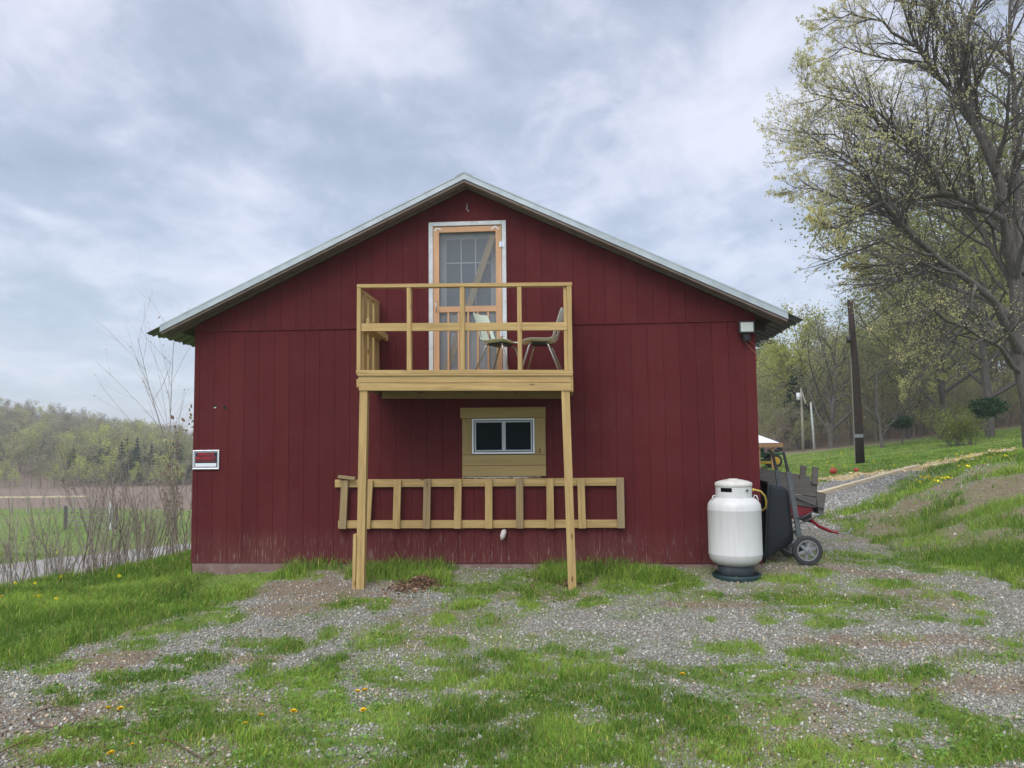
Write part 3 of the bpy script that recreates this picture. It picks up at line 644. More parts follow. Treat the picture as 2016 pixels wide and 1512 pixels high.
for sx in (-1, 1):
    x0, x1 = (-1.200, -1.160) if sx < 0 else (1.300, 1.340)
    bp('side_rail', [(x0, x1, -.865, -.015, 3.340, 3.382)]); bp('side_plate', [(x0, x1, -.865, -.015, 2.3565, 2.395)])
    for y0, y1 in (((-.80, -.63), (-.55, -.38), (-.28, -.014)) if sx < 0 else ((-.58, -.53), (-.10, -.014))): bp('side_stud', [(x0+.002, x1-.002, y0, y1, 2.396, 3.339)])
    bp('side_mid_rail', [(x0+(.041 if sx < 0 else -.021), x1+(.020 if sx < 0 else -.041), -.84, -.02, 2.868, 2.955)])
k = MB(); k.beam((-1.10, -.86, 2.99), (-1.06, -.03, 2.90), .036, .088, (0, 0, 1)); k.build('scrap_brace', PI_, bal, bevel=.003)
# ================================================================== SPARE RAIL FRAME ON WALL
fr = thing('railing_section', (.13, -.04, .44), 'long ladder-like pine railing frame leaning along the red wall behind the balcony posts', 'railing section')
Ya = -.048
def fb(name, boxes, m='pine'):
    k = MB()
    for b in boxes: k.box(*b)
    return k.build(name, M[m], fr, bevel=.0025)
fb('rail', [(-1.735, 1.968, Ya-.0, -.004, .972, 1.070)]); fb('rail', [(-1.690, 1.960, Ya-.0, -.004, .448, .546)])
vs = [(-1.70, -1.655, .45, 1.0), ]
for i, (px, tlt) in enumerate(((676, -.014), (724, -.018), (781, -.009), (840, -.007), (901, -.005), (962, -.003), (1023, -.002), (1083, 0), (1145, .004), (1222, 0))):
    x = float(PY(px, 990, Ya-.04)[0]); k = MB(); k.beam((x+tlt, Ya-.0205, .446), (x-tlt, Ya-.0205, 1.066), .040, .092, (1, 0, 0)); k.build('baluster', M['pine' if i % 3 else 'pine_old'], fr, bevel=.0025)
sb = MB(); a_, b_ = PY(667, 940, -.07), PY(700, 944, -.07); sb.beam(a_+[0, 0, .012], b_+[0, 0, .012], .09, .036); tag(sb.build('scrap_board', M['pine_old'], None, bevel=.003), 'short scrap of lumber resting on the left end of the ladder-like frame', 'board')
# ================================================================== SIGN
sg_ = thing('private_property_sign', (-3.473, -.004, 1.343), 'small black and red private property sign in a silver frame on the barn corner', 'sign')
def sy(x, z): return x, z+(x+3.473)*.004
k = MB()
X0, X1, Z0, Z1 = -3.652, -3.294, 1.214, 1.468
for a, b, c, d in ((X0, X1, Z1-.018, Z1), (X0, X1, Z0, Z0+.018), (X0, X0+.018, Z0+.018, Z1-.018), (X1-.018, X1, Z0+.018, Z1-.018)): k.box(a, b, -.022, -.005, c, d)
k.build('frame', M['sign_alu'], sg_, bevel=.004)
k = MB(); k.box(X0+.018, X1-.018, -.0125, -.0055, Z0+.018, Z1-.018); k.build('rim', M['door_grey'], sg_)
k = MB(); k.box(X0+.032, X1-.030, -.0155, -.0128, Z0+.030, Z1-.032); k.build('board', M['sign_black'], sg_)
k = MB(); k.box(X0+.036, X1-.038, -.0165, -.0157, Z0+.036, Z0+.082); k.build('blank_panel', M['sign_white'], sg_)
def text(body, cx, cz, wdt, hgt, name, m, parent, y, bold=.0):
    cu = bpy.data.curves.new('t', 'FONT'); cu.body = body; cu.size = 1; cu.align_x = 'CENTER'; cu.offset = bold; cu.extrude = .012; cu.space_character = 1.05
    ob = bpy.data.objects.new('t', cu); col.objects.link(ob); dg = bpy.context.evaluated_depsgraph_get(); me = bpy.data.meshes.new_from_object(ob.evaluated_get(dg)); bpy.data.objects.remove(ob)
    co = np.zeros(len(me.vertices)*3); me.vertices.foreach_get('co', co); co = co.reshape(-1, 3)
    lo, hi = co.min(0), co.max(0); pl = np.array(parent_loc(parent)); q = np.empty_like(co)
    q[:, 0] = (co[:, 0]-(lo[0]+hi[0])/2)/(hi[0]-lo[0])*wdt+cx; q[:, 2] = (co[:, 1]-(lo[1]+hi[1])/2)/(hi[1]-lo[1])*hgt+cz; q[:, 1] = y-co[:, 2]*.03
    q -= pl; me.vertices.foreach_set('co', q.ravel()); me.materials.clear(); me.materials.append(m); me.update()
    o = bpy.data.objects.new(name, me); col.objects.link(o); o.parent = parent; return o
cxs = (X0+X1)/2
text('PRIVATE', cxs-.002, 1.412, .215, .038, 'lettering', M['sign_red'], sg_, -.0162, .02); text('PROPERTY', cxs-.002, 1.361, .268, .040, 'lettering', M['sign_red'], sg_, -.0162, .02)
text('NO TRESPASSING', cxs-.002, 1.322, .262, .014, 'lettering', M['sign_red'], sg_, -.0162, .0)
# ================================================================== FLOODLIGHT
fl = thing('flood_light', (3.54, -.01, 2.93), 'black flood lamp with pale lens under the right eave', 'lamp')
k = MB(); k.box(3.44, 3.64, -.095, -.05, 2.865, 3.022); k.build('housing', M['black'], fl, bevel=.008)
k = MB(); k.box(3.462, 3.618, -.099, -.0955, 2.885, 3.002); k.build('lens', M['lens'], fl, bevel=.003)
k = MB(); k.box(3.50, 3.58, -.06, -.012, 2.80, 2.90); k.lathe([(.0, -.03), (.045, -.03), (.055, .02), (.0, .02)], (3.54, -.045, 2.80), 16); k.build('mount', M['black'], fl, bevel=.004)
k = MB(); k.tube([(3.50, -.03, 2.80), (3.53, -.018, 2.755), (3.58, -.010, 2.70), (3.63, -.008, 2.645), (3.655, -.008, 2.62), (3.672, .0, 2.56), (3.667, .03, 2.52)], .005, 6); k.tube([(3.54, -.03, 2.80), (3.60, -.012, 2.76), (3.668, -.004, 2.715)], .004, 6); k.build('cable', M['orange_wire'], fl, smooth=True)
# ================================================================== CHAIRS
def chair(px, py, Yc, deg, m, label):
    p = PY(px, py, Yc); zd_ = 2.355-.0155*(p[0]+1.2)
    r = thing('chair', (0, 0, 0), label, 'chair', 'plastic shell chairs on the balcony')
    prof = [(.235, .415, .185), (.205, .432, .205), (.12, .437, .215), (0, .425, .22), (-.11, .418, .22), (-.165, .435, .215), (-.195, .485, .21), (-.215, .56, .19), (-.235, .64, .20), (-.262, .72, .205), (-.285, .785, .20), (-.292, .812, .18)]
    nx = 14; k = MB()
    def pt(i, j, off):
        y, z, hw = prof[i]; t = -1+2*j/nx; e = abs(t)**3
        side = (.035 if 2 <= i <= 7 else .012)*e; back = .03*e if i >= 6 else 0
        y0, z0, _ = prof[max(i-1, 0)]; y1, z1, _ = prof[min(i+1, len(prof)-1)]
        T = np.array((0, y1-y0, z1-z0)); T /= np.linalg.norm(T); Nn = np.array((0, -T[2], T[1]))*(-1 if T[1] > 0 else 1)
        Nn = np.array((0, T[2], -T[1]))
        return np.array((t*hw, y+back, z+side))+Nn*(-off)
    for off in (0, .009):
        for i in range(len(prof)):
            for j in range(nx+1): k.v.append(tuple(pt(i, j, off)))
    n1_ = len(prof)*(nx+1); hole = lambda i, j: 6 <= i <= 7 and (2 <= j <= 3 or nx-4 <= j <= nx-3)
    for i in range(len(prof)-1):
        for j in range(nx):
            if hole(i, j): continue
            a = i*(nx+1)+j; q = (a, a+1, a+nx+2, a+nx+1); k.quad(q, [(0, 0)]*4); k.quad([x+n1_ for x in q][::-1], [(0, 0)]*4)
            for (di, dj, e0, e1) in ((-1, 0, a, a+1), (1, 0, a+nx+2, a+nx+1), (0, -1, a+nx+1, a), (0, 1, a+1, a+nx+2)):
                ii_, jj = i+di, j+dj
                if ii_ < 0 or ii_ >= len(prof)-1 or jj < 0 or jj >= nx or hole(ii_, jj): k.quad((e0, e1, e1+n1_, e0+n1_), [(0, 0)]*4)
    sh = k.build('shell', m, r, smooth=True, sub=1)
    k = MB(); k.box(-.13, .13, -.10, .12, .392, .414); k.build('seat_pan', M['black'], r, bevel=.006)
    for sx in (-1, 1):
        for (ty, by) in ((.10, .235), (-.08, -.25)):
            k = MB(); k.tube([(sx*.10, ty, .402), (sx*.165, ty+.01*np.sign(by), .395), (sx*.185, ty+.03*np.sign(by), .36), (sx*.225, by, .012)], .0125, 10); k.build('leg', M['chrome'], r, smooth=True)
    for c in [q for q in bpy.data.objects if q.parent == r]: pass
    r.location = (p[0], p[1], zd_); r.rotation_euler = (0, 0, math.radians(deg)); return r
chair(984, 665, -.42, -112, M['chair_green'], 'pale green shell chair in front of the gable door, its back to the left')
chair(1066, 663, -.50, 84, M['chair_beige'], 'pale grey-green shell chair at the right end of the balcony facing left')
# ================================================================== PROPANE TANK
tk = thing('propane_tank', (3.253, -.37, -.10), 'tall white propane tank with domed cap at the right end of the red wall', 'gas tank')
c = np.array((3.253, -.37, .012)); R0 = .312
k = MB(); body = [(.0, .03), (.12, .03), (.20, .04), (.26, .065), (.298, .105), (R0-.003, .15), (R0, .165), (R0+.003, .175), (R0, .185), (R0, .43), (R0, .682), (R0+.003, .692), (R0, .702), (R0-.002, .715), (.305, .755), (.28, .795), (.245, .822), (.19, .842), (.0, .855)]
k.lathe(body, c, 64); k.build('body', M['tank'], tk, smooth=True)
def colskip(i, k_):
    an = (k_+.5)/64*360
    return i == 2 and (236 < an < 264 - 5 or False) 
k = MB(); RC = .212
rr = [(RC, .835), (RC, .89), (RC, .905), (RC, .955), (RC, .985)]; k.lathe(rr, c, 64, skip=lambda i, q: i in (2,) and 38 <= q <= 44); k.lathe([(a-.004, b) for a, b in rr], c, 64, skip=lambda i, q: i in (2,) and 38 <= q <= 44)
k.lathe([(RC-.004, .985), (RC, .985)], c, 64); k.build('collar', M['tank'], tk, smooth=True)
k = MB(); k.lathe([(.0, .86), (.16, .86), (.17, .87), (.17, .97), (0, .97)], c, 32); k.build('valve_housing', M['hole'], tk)
k = MB(); k.lathe([(RC-.002, .968), (RC+.004, .966), (RC+.006, .975), (RC+.006, 1.003), (RC-.004, 1.014), (.17, 1.028), (.11, 1.042), (.06, 1.05), (.055, 1.055), (0, 1.058)], c, 64); k.build('cap', M['tank_cap'], tk, smooth=True)
k = MB(); k.lathe([(.205, -.10), (.212, -.10), (.205, .055), (.195, .06)], c, 48, skip=lambda i, q: i == 1 and 34 <= q <= 37 and False); k.build('foot_ring', M['dark_ring'], tk, smooth=True)
k = MB(); k.tube([c+(.13, -.17, .93), c+(.11, -.19, .925)], .008, 8); k.tube([c+(.10, -.20, .92), c+(.145, -.17, .92)], .004, 6); k.build('bolt', M['dark_ring'], tk)
for sx in (-1, 1):
    k = MB(); k.tube([c+(sx*.215, -.05, .82), c+(sx*.235, -.06, .862), c+(sx*.255, -.06, .855), c+(sx*.275, -.06, .80)], .007, 8); k.build('lifting_lug', M['tank'], tk, smooth=True)
k = MB(); k.lathe([(0, -.1), (.282, -.1), (.288, .005), (.283, .018), (.27, .022), (.25, .012), (0, .012)], (3.26, -.37, float(H(3.26, -.37))+.004), 48); tag(k.build('tank_pad', M['pad'], None, smooth=True), 'round dark green plastic pad under the white propane tank', 'pad')
k = MB(); k.tube([c+(.18, -.05, .925), c+(.24, -.06, .925), c+(.31, -.04, .905), c+(.365, .0, .85), c+(.392, .04, .78), c+(.40, .10, .70), c+(.385, .20, .655), c+(.37, .35, .63)], .011, 10); k.tube([c+(.205, -.05, .925), c+(.23, -.06, .925)], .017, 8); tag(k.build('gas_hose', M['hose'], None, smooth=True), 'yellow gas hose looping from the white tank to behind the barn corner', 'hose')
# ================================================================== GARDEN CART standing on end
gz = float(H(4.2, .2)); ct = thing('garden_cart', (4.15, .45, gz), 'black poly garden dump cart stood on end against the barn corner, handles up', 'garden cart')
def zz_(px, py, Y): q = PY(px, py, Y); return q[0], q[2]
k = MB(); y0, y1 = .17, .80
op = [(3.70, y0, 1.00), (3.70, y1, 1.00), (3.70, y1, -.02), (3.70, y0, -.02)]      # rim
ou = [(3.80, y0+.0, 1.0), (3.80, y1, 1.0), (3.76, y1, .02), (3.76, y0, .02)]
rows = []
def rect(x, ya, yb, za, zb, xt=None, rad=.06):
    o = []
    for (cy, cz, a0) in ((yb-rad, zb-rad, 0), (ya+rad, zb-rad, 90), (ya+rad, za+rad, 180), (yb-rad, za+rad, 270)):
        for t in range(0, 91, 30):
            an = math.radians(a0+t); z = cz+rad*math.sin(an)
            o.append(((x if xt is None else x+(xt-x)*(z-za)/(zb-za)), cy+rad*math.cos(an), z))
    return o
layers = [rect(3.705, y0+.03, y1-.03, .0, .965, 3.79, .05), rect(3.705, y0-.015, y1+.015, -.03, 1.005, 3.79, .05), rect(3.735, y0-.015, y1+.015, -.03, 1.005, 3.82, .05), rect(3.74, y0+.02, y1-.02, .0, .975, 3.825, .05),
          rect(3.86, y0+.035, y1-.035, .075, .955, 3.93, .05), rect(4.02, y0+.05, y1-.05, .165, .925, 4.03, .05), rect(4.105, y0+.06, y1-.06, .215, .895, 4.065, .05), rect(4.125, y0+.085, y1-.085, .25, .865, 4.085, .05), rect(4.128, y0+.16, y1-.16, .33, .78, 4.09, .05)]
inner = [rect(3.75, y0+.04, y1-.04, .02, .955, 3.83, .05), rect(4.06, y0+.08, y1-.08, .24, .88, 4.03, .05)]
n = len(layers[0])
seq = inner[::-1]+layers
for l_ in seq: k.v.extend(l_)
for i in range(len(seq)-1):
    for j in range(n):
        j2 = (j+1) % n; k.quad((i*n+j, i*n+j2, (i+1)*n+j2, (i+1)*n+j), [(0, 0)]*4)
k.quad(range(n), [(0, 0)]*n); k.quad(range((len(seq)-1)*n, len(seq)*n), [(0, 0)]*n)
k.build('tub', M['tub'], ct, smooth=True, sub=1)
for yh in (.20, .74):
    k = MB(); k.beam((4.20, yh, .10), (4.065, yh, 1.12), .034, .062, (1, 0, 0)); hb = k.build('handle', M['bar_grey'], ct, bevel=.006)
    k = MB(); k.beam((4.063, yh, 1.115), (4.012, yh, 1.375), .030, .038, (1, 0, 0), 0, .85); k.build('grip', M['black'], hb, bevel=.008)
    yw = yh-.10 if yh < .5 else yh+.06
    cc = np.array((4.235, yw, gz+.182)); wp = MB()
    def ring(mbx, r0, r1, yy0, yy1, n=40):
        prof = [(r0, yy0), (r1-.012, yy0), (r1, yy0+.012), (r1, yy1-.012), (r1-.012, yy1), (r0, yy1)]
        b = len(mbx.v)
        for r_, y_ in prof:
            for q in range(n): an = 2*math.pi*q/n; mbx.v.append((cc[0]+r_*math.cos(an), cc[1]+y_, cc[2]+r_*math.sin(an)))
        for i in range(len(prof)):
            for q in range(n):
                q2 = (q+1) % n; i2 = (i+1) % len(prof); mbx.quad((b+i*n+q, b+i*n+q2, b+i2*n+q2, b+i2*n+q), [(0, 0)]*4)
    ring(wp, .138, .182, -.032, .032); wh = wp.build('wheel', M['rubber'], ct, smooth=False)
    rm = MB(); ring(rm, .116, .1385, -.028, .028); ring(rm, .012, .034, -.036, .030)
    for q in range(6):
        an = math.radians(q*60+20); d_ = np.array((math.cos(an), 0, math.sin(an))); rm.beam(cc+d_*.028, cc+d_*.12, .046, .036, (0, 1, 0), 0, .62)
    rm.build('rim', M['rim_grey'], wh, bevel=.003)
k = MB(); k.tube([(4.235, .08, gz+.182), (4.235, .82, gz+.182)], .010, 8); k.build('axle', M['silver'], ct)
k = MB(); k.beam((4.19, .19, .16), (4.235, .13, gz+.19), .03, .05, (1, 0, 0)); k.beam((4.19, .75, .16), (4.235, .80, gz+.19), .03, .05, (1, 0, 0)); k.beam((4.15, .16, .55), (4.15, .78, .55), .03, .02); k.build('frame', M['bar_grey'], ct, bevel=.004)
# ================================================================== WAGON with plank sides
Yn, Yf = 1.35, 2.05
def w2(px, py, Y=Yn): return PY(px, py, Y)
wgz = float(H(4.9, 1.7)); wg = thing('wagon', (4.6, 1.7, wgz), 'old red pull wagon with weathered grey plank sides behind the garden cart', 'wagon')
def plank(name, pts, Y, th, m):
    k = MB(); k.prism([w2(px, py, Y) for px, py in pts], (0, th, 0)); return k.build(name, M[m], wg, bevel=.003)
plank('side_plank', [(1460, 958), (1608, 978), (1610, 949), (1460, 922)], Yn, .025, 'grey_wood'); plank('side_plank', [(1530, 988), (1607, 1000), (1608, 979.5), (1530, 968)], Yn+.002, .025, 'grey_wood')
plank('side_plank', [(1450, 950), (1594, 968), (1596, 938), (1450, 914)], Yf, .025, 'grey_wood')
plank('stake', [(1574, 948), (1586, 950), (1589, 918), (1577, 916)], Yf-.03, .028, 'grey_wood'); plank('stake', [(1598, 952), (1610, 955), (1612, 921), (1600, 918)], Yn-.03, .028, 'grey_wood')
k = MB(); k.prism([w2(1606, 967), w2(1627, 972), w2(1621, 1012), w2(1612, 1012)], (0, .7, 0)); k.build('end_board', M['grey_wood'], wg, bevel=.003)
k = MB(); k.prism([w2(1440, 985, 1.38), w2(1565, 977, 1.38), w2(1605, 984, 1.38), w2(1598, 1014, 1.38), w2(1574, 1021, 1.38), w2(1440, 1030, 1.38)], (0, .62, 0)); k.build('bed', M['red_metal'], wg, bevel=.012)
k = MB()
for a, b in (((1566, 979), (1622, 1002)), ((1572, 1024), (1601, 1007)), ((1581, 1028), (1617, 1013)), ((1571, 1023), (1520, 1050)), ((1581, 1028), (1535, 1056))): k.tube([w2(*a, Yn-.03), w2(*b, Yn-.03)], .011, 8)
k.build('brace_rod', M['bar_grey'], wg, smooth=True)
k = MB(); k.tube([w2(1594, 1022, Yn), w2(1612, 1036, 1.25), w2(1632, 1045, 1.1), w2(1651, 1049, 1.0)], [.022, .022, .021, .018], 10); hd = k.build('handle', M['red_metal'], wg, smooth=True)
k = MB(); k.tube([w2(1651, 1049, 1.0), w2(1662, 1050, .98), w2(1673, 1050.5, .96)], .009, 6); k.tube([w2(1668, 1051, .9), w2(1672, 1046, 1.0), w2(1677, 1040, 1.1)], .008, 6); k.build('grip', M['rim_grey'], hd)
k = MB(); k.prism([w2(1598, 1012), w2(1600, 1030), w2(1582, 1026), w2(1570, 1018)], (0, .5, 0)); k.build('fork', M['black'], wg, bevel=.004)
for x in (4.05, 4.45):
    for y in (1.42, 1.95):
        k = MB(); k.tube([(x, y-.03, wgz+.11), (x, y+.03, wgz+.11)], .12, 20); k.build('wheel', M['rubber'], wg)
# ================================================================== timber edging, balls, pole, distant poles
a_, b_ = G(1612, 975), G(1803, 921); 
pts = [G(1612, 975), G(1708, 948), G(1803, 921)]
bt = thing('landscape_timber', tuple(pts[0]), 'long pale timber lying along the edge of the gravel drive', 'timber')
for i in range(2):
    k = MB(); p, q = pts[i].copy(), pts[i+1].copy(); p[2] = H(p[0], p[1])+.04; q[2] = H(q[0], q[1])+.04; dd = (q-p)/np.linalg.norm(q-p); k.beam(p+dd*.01, q-dd*.01, .15, .11); k.build('timber_length', M['beam_wood'], bt, bevel=.012)
for px, py, rp_, lb in ((1641, 934, 6.8, 'larger red ball on the lawn left of the utility pole'), (1686, 930, 4.6, 'small red ball beside the pale straw strip on the lawn')):
    p = G(px, py); R_ = rp_/F*dep(p); k = MB(); nn = 12
    k.lathe([(R_*math.sin(math.pi*i/nn), R_-R_*math.cos(math.pi*i/nn)) for i in range(nn+1)], p, 24); tag(k.build('ball', M['ball'], None, smooth=True), lb, 'ball', 'red balls on the lawn')
pb = G(1694, 912); D0 = dep(pb)
def at_dep(px, py, D=D0): return PD(px, py, D)
up = thing('utility_pole', tuple(pb), 'tall dark brown wooden utility pole standing on the lawn', 'utility pole')
k = MB(); k.tube([at_dep(1694, 918), at_dep(1691, 850), at_dep(1684, 720), at_dep(1678, 650), at_dep(1673, 590)], [8.6/F*D0, 8.0/F*D0, 6.6/F*D0, 5.8/F*D0, 5.0/F*D0], 14); k.build('shaft', M['pole_wood'], up, smooth=True)
k = MB(); c0 = at_dep(1690.5, 858); k.tube([c0+(0, 0, -.07), c0+(0, 0, .07)], 8.8/F*D0, 14); k.build('band', M['rim_grey'], up)
k = MB(); c0 = at_dep(1671, 669, D0-.2); k.tube([c0+(0, 0, -.13), c0+(0, 0, .12)], .10, 10); k.tube([at_dep(1680, 655), at_dep(1672, 664, D0-.2)], .03, 6); k.build('insulator', M['black'], up, smooth=True)
k = MB(); k.tube([at_dep(1685, 912, D0+.2), at_dep(1676, 700, D0+.2)], .035, 6); k.build('conduit', M['pole_grey'], up)
def sag(p, q, s, n=14):
    p, q = np.array(p, float), np.array(q, float); return [p+(q-p)*t-np.array((0, 0, s*4*t*(1-t))) for t in np.linspace(0, 1, n)]
k = MB(); k.tube(sag(at_dep(1680, 658), PD(2080, 290, 14), .25), .018, 5); tag(k.build('overhead_cable', M['wire'], None), 'black overhead cable rising right from the utility pole across the big tree', 'cable', 'overhead cables')
k = MB(); k.tube(sag(at_dep(1670, 668), at_dep(1606, 800, D0+14), .1), .014, 5); tag(k.build('overhead_cable', M['wire'], None), 'thin dark cable slanting down left from the utility pole', 'cable', 'overhead cables')
k = MB(); k.tube(sag(PD(1440, 745, 40), PD(1577, 722, 52), .2), .018, 5); tag(k.build('overhead_cable', M['wire'], None), 'faint thin cable running out from behind the right barn eave', 'cable', 'overhead cables')
D1 = 50
def dpole(pts, r0, m, name, lb):
    base = PD(*pts[0], D1); base[2] = float(H(base[0], base[1]))
    o = thing(name, tuple(base), lb, 'utility pole', 'distant slender poles'); P = [base-[0, 0, .2]]+[PD(*q, D1) for q in pts[1:]]
    k = MB(); k.tube(P, [r0/F*D1]*(len(P)-1)+[r0*.7/F*D1], 8); k.build('shaft', m, o, smooth=True); return o
t1 = dpole([(1581, 880), (1580, 840), (1577, 764)], 2.6, M['pole_grey'], 'utility_pole', 'distant tan pole carrying a white transformer can')
k = MB(); c0 = PD(1572, 781, D1-.3); k.tube([c0+(0, 0, -.22), c0+(0, 0, .25)], .13, 10); k.build('transformer', M['vinyl'], t1, smooth=True)
k = MB(); k.tube([PD(1579, 772, D1), PD(1586, 795, D1-.5)], .05, 6); k.build('bracket', M['pole_grey'], t1)
dpole([(1603, 880), (1600, 840), (1596, 792)], 2.4, M['white_trim'], 'utility_pole', 'distant pale grey bare pole just right of the transformer pole')
# ================================================================== pavilion and mower
DP = 34
def pp(px, py, D=DP): return PD(px, py, D)
pz = pp(1520, 935); pz[2] = float(H(pz[0], pz[1]))
pv = thing('pavilion', tuple(pz), 'small open wooden shelter with white metal roof beyond the barn corner', 'shelter')
k = MB(); e0, e1, e2, tp = pp(1440, 872), pp(1535, 871.5), pp(1535, 871.5)+[-.1, 2.6, 0], pp(1470, 848, DP+1.3)
k.poly([e0, e1, tp]); k.poly([e1, e2, tp]); k.poly([e2, e0+[0, 2.6, 0], tp]); k.poly([e0+[0, 2.6, 0], e0, tp]); k.poly([e0+[0, 0, -.02], e1+[0, 0, -.02], e2+[0, 0, -.02], e0+[0, 2.6, -.02]]); k.build('roof', M['white_roof'], pv)
k = MB(); k.beam(pp(1436, 876.5), pp(1541, 876), .05, 9/F*DP); k.build('fascia', M['shed_wood'], pv)
k = MB(); k.beam(pp(1541, 875.5), pp(1541, 875.5)+np.array([-.1, 2.6, 0]), .05, 8/F*DP); k.build('fascia', M['shed_wood'], pv)
for px, w_, dd_ in ((1520.5, 5, .1), (1494, 4, .1), (1515, 4.5, 2.4), (1440, 5, .1)):
    t_ = pp(px, 880, DP+dd_); bq = t_.copy(); bq[2] = float(H(bq[0], bq[1]))-.1; k = MB(); k.beam(bq, t_, w_/F*DP, w_/F*DP, (0, 1, 0)); k.build('post', M['shed_wood'], pv)
DM = 35.2; mb0 = PD(1525, 930, DM); mz = float(H(mb0[0], mb0[1])); sc_ = 1/F*DM
mw = thing('riding_mower', (mb0[0], mb0[1], mz), 'green riding mower with yellow wheel hubs parked under the small shelter', 'riding mower')
# build around mower-local axes: +u to the right of picture, rear at right
mo = np.array((mb0[0], mb0[1], mz)); U = rv*1.; U = np.array((rh[0], rh[1], 0)); Vv = np.array((fh[0], fh[1], 0)); K = np.array((0, 0, 1.))
ml = lambda a, b, c_: mo+U*a+Vv*b+K*c_
def wheel3(cx, cy, r, wd, name='wheel'):
    k = MB(); k.tube([ml(cx, cy-wd/2, r), ml(cx, cy+wd/2, r)], r, 24); o = k.build(name, M['rubber'], mw)
    k = MB(); k.tube([ml(cx, cy-wd/2-.03, r), ml(cx, cy-wd/2+.02, r)], r*.6, 20); k.tube([ml(cx, cy-wd/2-.05, r), ml(cx, cy-wd/2-.02, r)], r*.2, 12); k.build('hub', M['mow_yellow'], o)
for cx, r in ((.05, .30), (-1.0, .19)):
    for cy in (0, .75): wheel3(cx, cy, r, .2)
k = MB(); k.obox(ml(-.78, .37, .62), (U, Vv, K), (.42, .24, .18)); k.obox(ml(-.80, .37, .82), (U, Vv, K), (.36, .2, .04)); k.build('hood', M['mow_green'], mw, bevel=.06)
k = MB(); k.obox(ml(.05, .37, .62), (U, Vv, K), (.38, .42, .05)); k.obox(ml(-.45, .37, .34), (U, Vv, K), (.62, .33, .05)); k.build('fender', M['mow_green'], mw, bevel=.03)
k = MB(); k.obox(ml(.10, .37, .76), (U, Vv, K), (.24, .24, .06)); k.obox(ml(.36, .37, .98), (U*.97+K*.24, Vv, K*.97-U*.24), (.06, .24, .24)); k.build('seat', M['black'], mw, bevel=.04)
k = MB(); k.tube([ml(-.42, .37, .72), ml(-.30, .37, 1.0)], .025, 8)
ringp = [ml(-.29, .37, 1.0)+(Vv*math.cos(t)*.18+(U*.8+K*.6)*math.sin(t)*.18) for t in np.linspace(0, 2*math.pi, 17)]; k.tube(ringp, .018, 6, cap=False); k.build('steering_wheel', M['black'], mw, smooth=True)
k = MB(); k.obox(ml(-.45, .37, .22), (U, Vv, K), (.40, .5, .07)); k.build('cutting_deck', M['mow_yellow'], mw, bevel=.03)
# ================================================================== VEGETATION helpers
def tubes_np(P, R, sides):
    """P (M,n,3) polylines, R (M,n) radii -> verts, quads"""
    M_, n, _ = P.shape; T = np.empty_like(P); T[:, 1:-1] = P[:, 2:]-P[:, :-2]; T[:, 0] = P[:, 1]-P[:, 0]; T[:, -1] = P[:, -1]-P[:, -2]
    T /= np.linalg.norm(T, axis=2, keepdims=True)+1e-9
    ref = np.where(np.abs(T[:, :1, 2:3]) < .9, np.array([[[0, 0, 1.]]]), np.array([[[1., 0, 0]]])); A = np.cross(T, np.broadcast_to(ref, T.shape)); A /= np.linalg.norm(A, axis=2, keepdims=True)+1e-9
    B = np.cross(T, A); an = 2*np.pi*np.arange(sides)/sides
    V = P[:, :, None]+(A[:, :, None]*np.cos(an)[None, None, :, None]+B[:, :, None]*np.sin(an)[None, None, :, None])*R[:, :, None, None]
    base = (np.arange(M_)[:, None, None]*n+np.arange(n-1)[None, :, None])*sides; k = np.arange(sides)[None, None]; k2 = (k+1) % sides
    Q = np.stack([base+k, base+k2, base+sides+k2, base+sides+k], -1).reshape(-1, 4)
    return V.reshape(-1, 3), Q
def join(parts):
    Vs, Fs, o = [], [], 0
    for V, Fc in parts: Vs.append(V); Fs.append(Fc+o); o += len(V)
    return np.concatenate(Vs), np.concatenate(Fs)
def rvec(rs, n): v = rs.normal(size=(n, 3)); return v/np.linalg.norm(v, axis=1, keepdims=True)
def leaves_np(C_, size, rs, flat=.0, asp=.6):
    """one kinked diamond per centre"""
    n = len(C_); u = rvec(rs, n); w_ = rvec(rs, n); u[:, 2] *= (1-flat); u /= np.linalg.norm(u, axis=1, keepdims=True)
    v = np.cross(u, w_); v /= np.linalg.norm(v, axis=1, keepdims=True)+1e-9; sz = (np.asarray(size)*rs.uniform(.6, 1.3, n))[:, None]
    V = np.stack([C_-u*sz*.5, C_+v*sz*.5*asp, C_+u*sz*.5, C_-v*sz*.5*asp], 1).reshape(-1, 3); return V, np.arange(4*n).reshape(n, 4)
